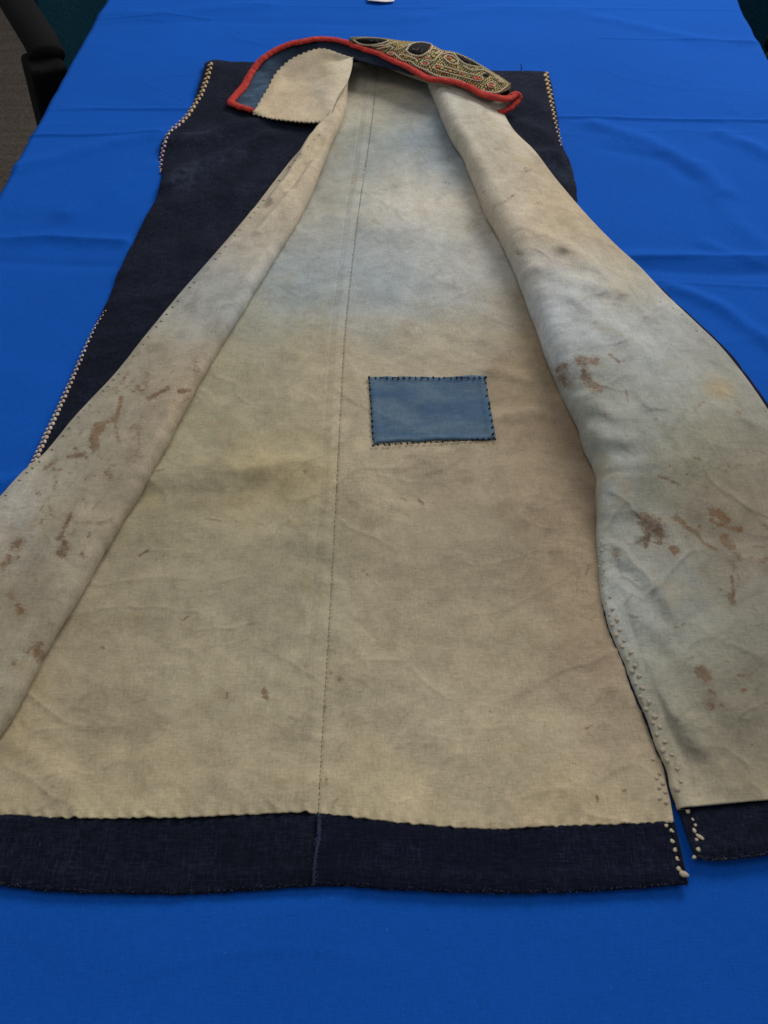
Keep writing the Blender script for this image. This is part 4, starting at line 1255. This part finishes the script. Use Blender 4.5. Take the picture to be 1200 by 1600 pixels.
# cream lining of the collar's left half, zigzag edge
n = 150
ed1 = catmull(cre[:12] + [(552, 91, .036)], n)
zz = 1.1 * np.sign(np.sin(np.arange(n) * 1.05)) * (np.arange(n) > 2)
ed2 = catmull([(395, 178, .0150), (410, 182, .0150), (424, 185, .0152), (452, 188.5, .0160), (480, 191, .0175), (500, 190.5, .019), (511, 188, .021), (519, 177, .025), (527, 157, .028), (535, 142, .0295), (543, 128, .0305), (549, 110, .032), (552, 92, .035)], n)
jz = ((np.arange(n) < 70) * 1.0 * np.sin(np.arange(n) * 1.3))
A = np.array([W(*p) for p in ed1]); Bq = np.array([W(*p) for p in ed2])
t = np.linspace(0, 1, 70)[:, None, None]
CLn = A[None] * (1 - t) + Bq[None] * t
kx, ky = PX(CLn)
tz = t[:, 0, 0]
w0 = np.exp(-(tz / .018)**2)[:, None]; w1 = np.exp(-((1 - tz) / .014)**2)[:, None]
CLn[..., 0] -= 0.0005 * w0 * zz[None]; CLn[..., 1] += 0.0007 * w0 * zz[None]
CLn[..., 1] -= 0.0010 * w1 * jz[None]
CLn[..., 2] -= 0.0004 * w0 * (zz[None] < 0)
CLn[..., 2] += 0.0016 * fbm(CLn[..., 0] * 22, CLn[..., 1] * 16, 181, 3) * np.sin(np.pi * t[..., 0]) + 0.0034 * ridge(CLn[..., 0], CLn[..., 1], wl([(432, 116), (465, 104), (505, 98)]), 0.012) * np.sin(np.pi * t[..., 0])
CLn[..., 2] += 0.0030 * np.sin(np.pi * t[..., 0]) - 0.0075 * np.exp(-((t[..., 0] - .24) / .13)**2) * sstep(425, 460, kx) * sstep(556, 520, kx)
TC = [(420, 165, 178, 160, 132), (450, 170, 180, 162, 136), (490, 175, 182, 166, 138), (440, 140, 172, 156, 130), (480, 140, 176, 164, 146), (510, 150, 178, 166, 146), (500, 115, 160, 142, 116), (460, 105, 165, 150, 126), (530, 120, 178, 166, 142), (500, 90, 150, 136, 112), (535, 140, 180, 168, 146), (425, 152, 162, 140, 108)]  # upper samples darker, the collar fold's shade put into the colour
me = grid_mesh('collar_lining', CLn, tint_field(TC, kx, ky, 16, 9), {'stain': stain_field([([(503, 106), (508, 112)], 6, .35)], kx, ky)})
o = link('collar_lining', me, col_e, [M_LIN]); solid(o, 0.0014)
o['label'] = 'cream lining of the collar with a zigzag sewn edge'
SC = Surf(CLn)
g = Geo()
c = catmull([(519, 178), (522, 168), (526, 158), (532, 146), (542, 132)], 16)
for k in range(15):
    stitch(g, SC.at(*c[k], .0008), SC.at(*(c[k] * .15 + c[k + 1] * .85), .0008), 0.00045, 5)
c = catmull([(399, 179), (424, 184), (452, 187.5), (480, 190), (509, 187)], 40)
for k in range(39):
    if k % 2: stitch(g, SC.at(*(c[k] - [0, 1]), .0004), SC.at(*(c[k] + [1.5, 1.5]), .0004), 0.00035, 5)
tag(link('collar_stitching', g.mesh('collar_stitching'), col_e, [M_DARKTH]), kind='stuff')

# red binding
g = Geo()
kk = np.arange(len(cp))
rad = 0.0053 * (1 + 0.06 * vnoise(kk / 3.1, kk * 0, 191) + 0.06 * vnoise(kk / 1.3, kk * 0, 194) + 0.10 * vnoise(kk / 22, kk * 0, 195))
rad *= np.interp(kk, [0, 20, 70, 110, 150, 200, 330], [1.0, 1.15, 1.15, .95, .95, 1.05, 1.1])
g.add(*tube_geo(cp + np.stack([kk * 0, kk * 0, 0.0007 * vnoise(kk / 6, kk * 0, 192)], 1), rad, 14, flat=.55))
cp2 = catmull(np.array([tuple(W(*p)) for p in [(797, 151, .028), (806, 147, .0275), (811, 150, .024), (809, 157, .020), (803, 164, .018), (796, 170, .0165), (787, 174, .0160), (777, 177, .0155)]]), 34)
g.add(*tube_geo(cp2, 0.0044 + 0.0005 * vnoise(np.arange(34) / 2.0, np.zeros(34), 193), 12, flat=.85))
link('red_binding', g.mesh('red_binding'), col_e, [M_RED])['label'] = 'red cloth binding along the collar edge'

# embroidery : cords, pads and silk fillings
C4 = lambda p: (530 + p[0] / 4.0, 45 + p[1] / 4.0)


def cord(pts, r=0.00085, mat=None, close=False, name='cord', n=None):
    pp = [C4(p) for p in pts]
    if close: pp = pp + [pp[0]]
    cc = catmull(pp, n or max(14, len(pp) * 7))
    path = np.array([SE.at(x, y, 0.0010) for x, y in cc])
    # smooth the looked-up heights
    for _ in range(2): path[1:-1] = (path[:-2] + 2 * path[1:-1] + path[2:]) / 4
    V, F = tube_geo(path, r, 7)
    return link(name, raw_mesh(name, V, F), col_e, [mat or M_CORD])


def pad(poly, name, mat, bulge=0.0016):
    pp = catmull([C4(p) for p in poly] + [C4(poly[0])], 28)[:-1]
    ctr = pp.mean(0)
    V = []; F = []
    rings = [1.0, .85, .55, 0.25]
    for j, q in enumerate(rings):
        for p in pp:
            x, y = ctr + (p - ctr) * q
            V.append(SE.at(x, y, 0.0004 + bulge * (1 - q**3)))
    n_ = len(pp)
    for j in range(len(rings) - 1):
        for k in range(n_):
            F.append((j * n_ + k, j * n_ + (k + 1) % n_, (j + 1) * n_ + (k + 1) % n_, (j + 1) * n_ + k))
    F.append(tuple((len(rings) - 1) * n_ + k for k in range(n_)))
    return link(name, raw_mesh(name, V, F), col_e, [mat])


pad([(96, 70), (130, 60), (200, 57), (270, 62), (302, 72), (270, 84), (200, 92), (140, 88)], 'applique', M_PAD)
pad([(424, 138), (434, 124), (458, 98), (490, 89), (530, 92), (574, 101), (570, 112), (552, 136), (540, 146), (498, 160), (486, 160), (440, 148)], 'applique', M_PAD, .0010)
pad([(722, 153), (760, 166), (830, 200), (898, 240), (850, 228), (795, 212), (752, 184)], 'applique', M_PAD)
pad([(895, 285), (915, 277), (940, 284), (930, 297), (905, 297)], 'applique', M_PAD, .0008)
for pts, close in [
    ([(90, 70), (110, 85), (140, 98), (200, 102), (260, 92), (308, 76)], False),
    ([(345, 152), (360, 170), (375, 182), (395, 195), (455, 207), (475, 228), (520, 248), (560, 266), (600, 290), (650, 302), (700, 308), (760, 326), (810, 350), (860, 375), (920, 392), (985, 399), (1030, 374), (1054, 352)], False),
    ([(418, 138), (440, 102), (490, 85), (545, 88), (580, 102), (572, 132), (545, 154), (500, 170), (446, 158)], True),
    ([(355, 134), (395, 118), (440, 96)], False),
    ([(372, 172), (388, 160), (430, 172), (482, 192), (485, 208)], False),
    ([(545, 182), (560, 170)], False), ([(542, 192), (590, 200), (612, 180), (642, 145)], False),
    ([(655, 180), (672, 164), (712, 172), (746, 205), (730, 222), (682, 206)], True),
    ([(588, 236), (602, 222), (650, 234), (700, 248), (800, 278), (890, 298), (903, 314), (880, 326), (780, 302), (680, 276), (600, 252)], True),
    ([(716, 152), (748, 190), (790, 220), (850, 234), (902, 242)], False),
    ([(928, 342), (950, 332), (972, 350), (956, 366), (930, 356)], True),
    ([(775, 228), (830, 258), (900, 258), (960, 288), (1030, 330)], False),
    ([(512, 210), (530, 199), (558, 212), (548, 230), (520, 223)], True),
    ([(235, 128), (275, 118), (318, 108), (338, 118), (320, 132)], False),
    ([(300, 150), (330, 146), (342, 158), (318, 166)], True),
    ([(590, 125), (625, 138), (600, 160)], False),
    ([(205, 108), (260, 106), (330, 92), (365, 82)], False),
    ([(960, 300), (1000, 315), (1025, 335), (995, 330)], False),
    ([(640, 160), (690, 150), (720, 160)], False),
]:
    cord(pts, close=close, r=random.uniform(.0007, .0009))
for k, pts in enumerate([[(440, 228), (520, 262), (590, 300), (650, 313), (760, 338), (860, 386), (990, 409)], [(60, 62), (100, 90), (180, 112), (250, 135)]]):
    cord(pts, r=.0006, mat=M_BLACKTH)


def tuft(x, y, r, mat):
    px_, py_ = C4((x, y))
    p = SE.at(px_, py_, 0.0008)
    bm = bmesh.new(); bmesh.ops.create_icosphere(bm, subdivisions=2, radius=1.0)
    for vtx in bm.verts:
        d = vtx.co.copy(); f = 1 + random.uniform(-.12, .12)
        vtx.co = Vector((p[0] + d.x * r * 1.25 * f, p[1] + d.y * r * 1.5 * f, p[2] - .0004 + d.z * r * .30 * f))
    me = bpy.data.meshes.new('silk_filling'); bm.to_mesh(me); bm.free()
    me.polygons.foreach_set('use_smooth', np.ones(len(me.polygons), bool))
    link('silk_filling', me, col_e, [mat])


for x, y, r, m in [(320, 156, .0026, M_REDTH), (536, 214, .0030, M_REDTH), (556, 180, .0024, M_REDTH), (617, 236, .0026, M_REDTH), (640, 246, .002, M_GOLDTH), (665, 255, .0022, M_GREENTH), (695, 262, .0022, M_GOLDTH),
                   (725, 270, .0022, M_GREENTH), (755, 278, .0022, M_REDTH), (785, 288, .0022, M_GOLDTH), (815, 296, .0022, M_GREENTH), (850, 304, .0028, M_REDTH), (875, 311, .0026, M_REDTH), (950, 349, .0034, M_REDTH), (686, 180, .0026, M_REDTH),
                   (710, 198, .0026, M_GOLDTH), (270, 116, .0022, M_REDTH), (300, 112, .002, M_GOLDTH), (420, 178, .0022, M_GOLDTH), (450, 188, .0022, M_GREENTH), (590, 170, .0022, M_GOLDTH), (605, 150, .0022, M_GREENTH), (420, 140, .0016, M_REDTH), (574, 114, .0022, M_REDTH), (820, 232, .0022, M_GREENTH), (860, 245, .002, M_GOLDTH), (1000, 322, .002, M_GOLDTH), (980, 312, .002, M_GREENTH), (395, 105, .002, M_GOLDTH), (345, 98, .002, M_GREENTH)]:
    tuft(x, y, r, m)
g = Geo()
for k in range(16):
    cx_, cy_ = random.choice([(200, 74), (495, 125), (495, 125), (810, 200)])
    x, y_ = C4((cx_ + random.uniform(-45, 45), cy_ + random.uniform(-14, 14)))
    stitch(g, SE.at(x, y_, .0026), SE.at(x + .8, y_ + .8, .0026), .0003, 5)
tag(link('pad_stitching', g.mesh('pad_stitching'), col_e, [M_CORD]), kind='stuff')

# loose thread ends on the right shoulder
g = Geo()
p0 = W(814, 110, .006); g.add(*tube_geo(catmull(np.array([p0, p0 + [.0005, .001, .004], p0 + [-.001, .002, .008]]), 8), .0006, 5))
p0 = SRF.at(809, 123, .0005); g.add(*tube_geo(np.array([p0, p0 + [.0015, 0, .0012], p0 + [.002, .001, .0005]]), .0007, 5))
tag(link('loose_thread', g.mesh('loose_thread'), coat, [M_BLACKTH]), kind='stuff')

# ------------------------------------------------------------------ paper at the far end of the table
xs = np.linspace(0, 1, 14)
P = []
for t in np.linspace(0, 1, 10):
    a = W(574, 3.0, .004); b = W(616, 3.2, .004)
    p = a[None] * (1 - xs[:, None]) + b[None] * xs[:, None]
    p[:, 1] += t * 0.05 + 0.006 * (2 * xs - 1)**2
    p[:, 2] = 0.0042 + 0.0008 * np.sin(xs * 5 + t)
    P.append(p)
pp = link('paper_slip', grid_mesh('paper_slip', np.stack(P)), None, [M_PAPER]); solid(pp, .0003)
tag(pp, 'small white slip of paper on the blue cloth at the far end', 'paper')

# ------------------------------------------------------------------ chairs beside the table
def rbox(name, sx, sy, sz, loc, rot, parent, mat, bev=.02, bend=0.0):
    bm = bmesh.new(); bmesh.ops.create_cube(bm, size=1.0)
    for vtx in bm.verts: vtx.co = Vector((vtx.co.x * sx, vtx.co.y * sy, vtx.co.z * sz))
    bmesh.ops.subdivide_edges(bm, edges=bm.edges[:], cuts=6, use_grid_fill=True)
    if bend:
        for vtx in bm.verts: vtx.co.x += bend * (vtx.co.y / sy * 2)**2
    me = bpy.data.meshes.new(name); bm.to_mesh(me); bm.free()
    me.polygons.foreach_set('use_smooth', np.ones(len(me.polygons), bool))
    me.materials.append(mat)
    o = bpy.data.objects.new(name, me); COL.objects.link(o)
    o.parent = parent; o.location = loc; o.rotation_euler = rot
    b = o.modifiers.new('round', 'BEVEL'); b.width = bev; b.segments = 4; b.limit_method = 'ANGLE'; b.angle_limit = .6
    return o


def strap(name, path, w, th, parent, mat):
    """flat rounded strap following a path in the local xz plane, w wide along y"""
    c = catmull(np.array(path, float), 40)
    V, F = tube_geo(c, th / 2, 14, up=(0, 1, 0), flat=w / th)
    me = raw_mesh(name, V, F)
    me.materials.append(mat)
    o = bpy.data.objects.new(name, me); COL.objects.link(o); o.parent = parent
    return o


def chair(loc, rz, label):
    c = empty('chair', loc, label, 'chair', 'chairs drawn up to the table', rz)
    rbox('seat', .47, .47, .075, (0.02, 0, .435), (0, -.04, 0), c, M_TEAL, .03)
    rbox('backrest', .06, .45, .62, (-.245, 0, .69), (0, -.20, 0), c, M_TEAL, .03, .03)
    for s in (-1, 1):
        strap('armrest', [(-.24, s * .27, .62), (-.12, s * .28, .665), (.06, s * .285, .665), (.150, s * .285, .655), (.185, s * .287, .645)], .060, .040, c, M_BLACK)
        rbox('arm_post', .075, .062, .30, (.172, s * .296, .495), (0, .10, 0), c, M_BLACK, .018)
        for sx in (-1, 1):
            me = raw_mesh('leg', *tube_geo([(sx * .20, s * .21, .39), (sx * .215, s * .225, .2), (sx * .23, s * .24, .001)], .013, 10)); me.materials.append(M_STEEL)
            o = bpy.data.objects.new('leg', me); COL.objects.link(o); o.parent = c
    me = raw_mesh('seat_frame', *box_geo(-.21, .21, -.21, .21, .375, .397), False); me.materials.append(M_STEEL)
    o = bpy.data.objects.new('seat_frame', me); COL.objects.link(o); o.parent = c
    return c


chair((-0.405, 2.05, FLOOR_Z), math.radians(-62), 'black framed chair with teal upholstery beyond the far left table corner')
chair((0.52, 2.09, FLOOR_Z), math.radians(242), 'dark teal chair at the far right corner of the table, only a sliver in view')

# ------------------------------------------------------------------ render settings
scene.render.engine = 'CYCLES'
scene.cycles.max_bounces = 6
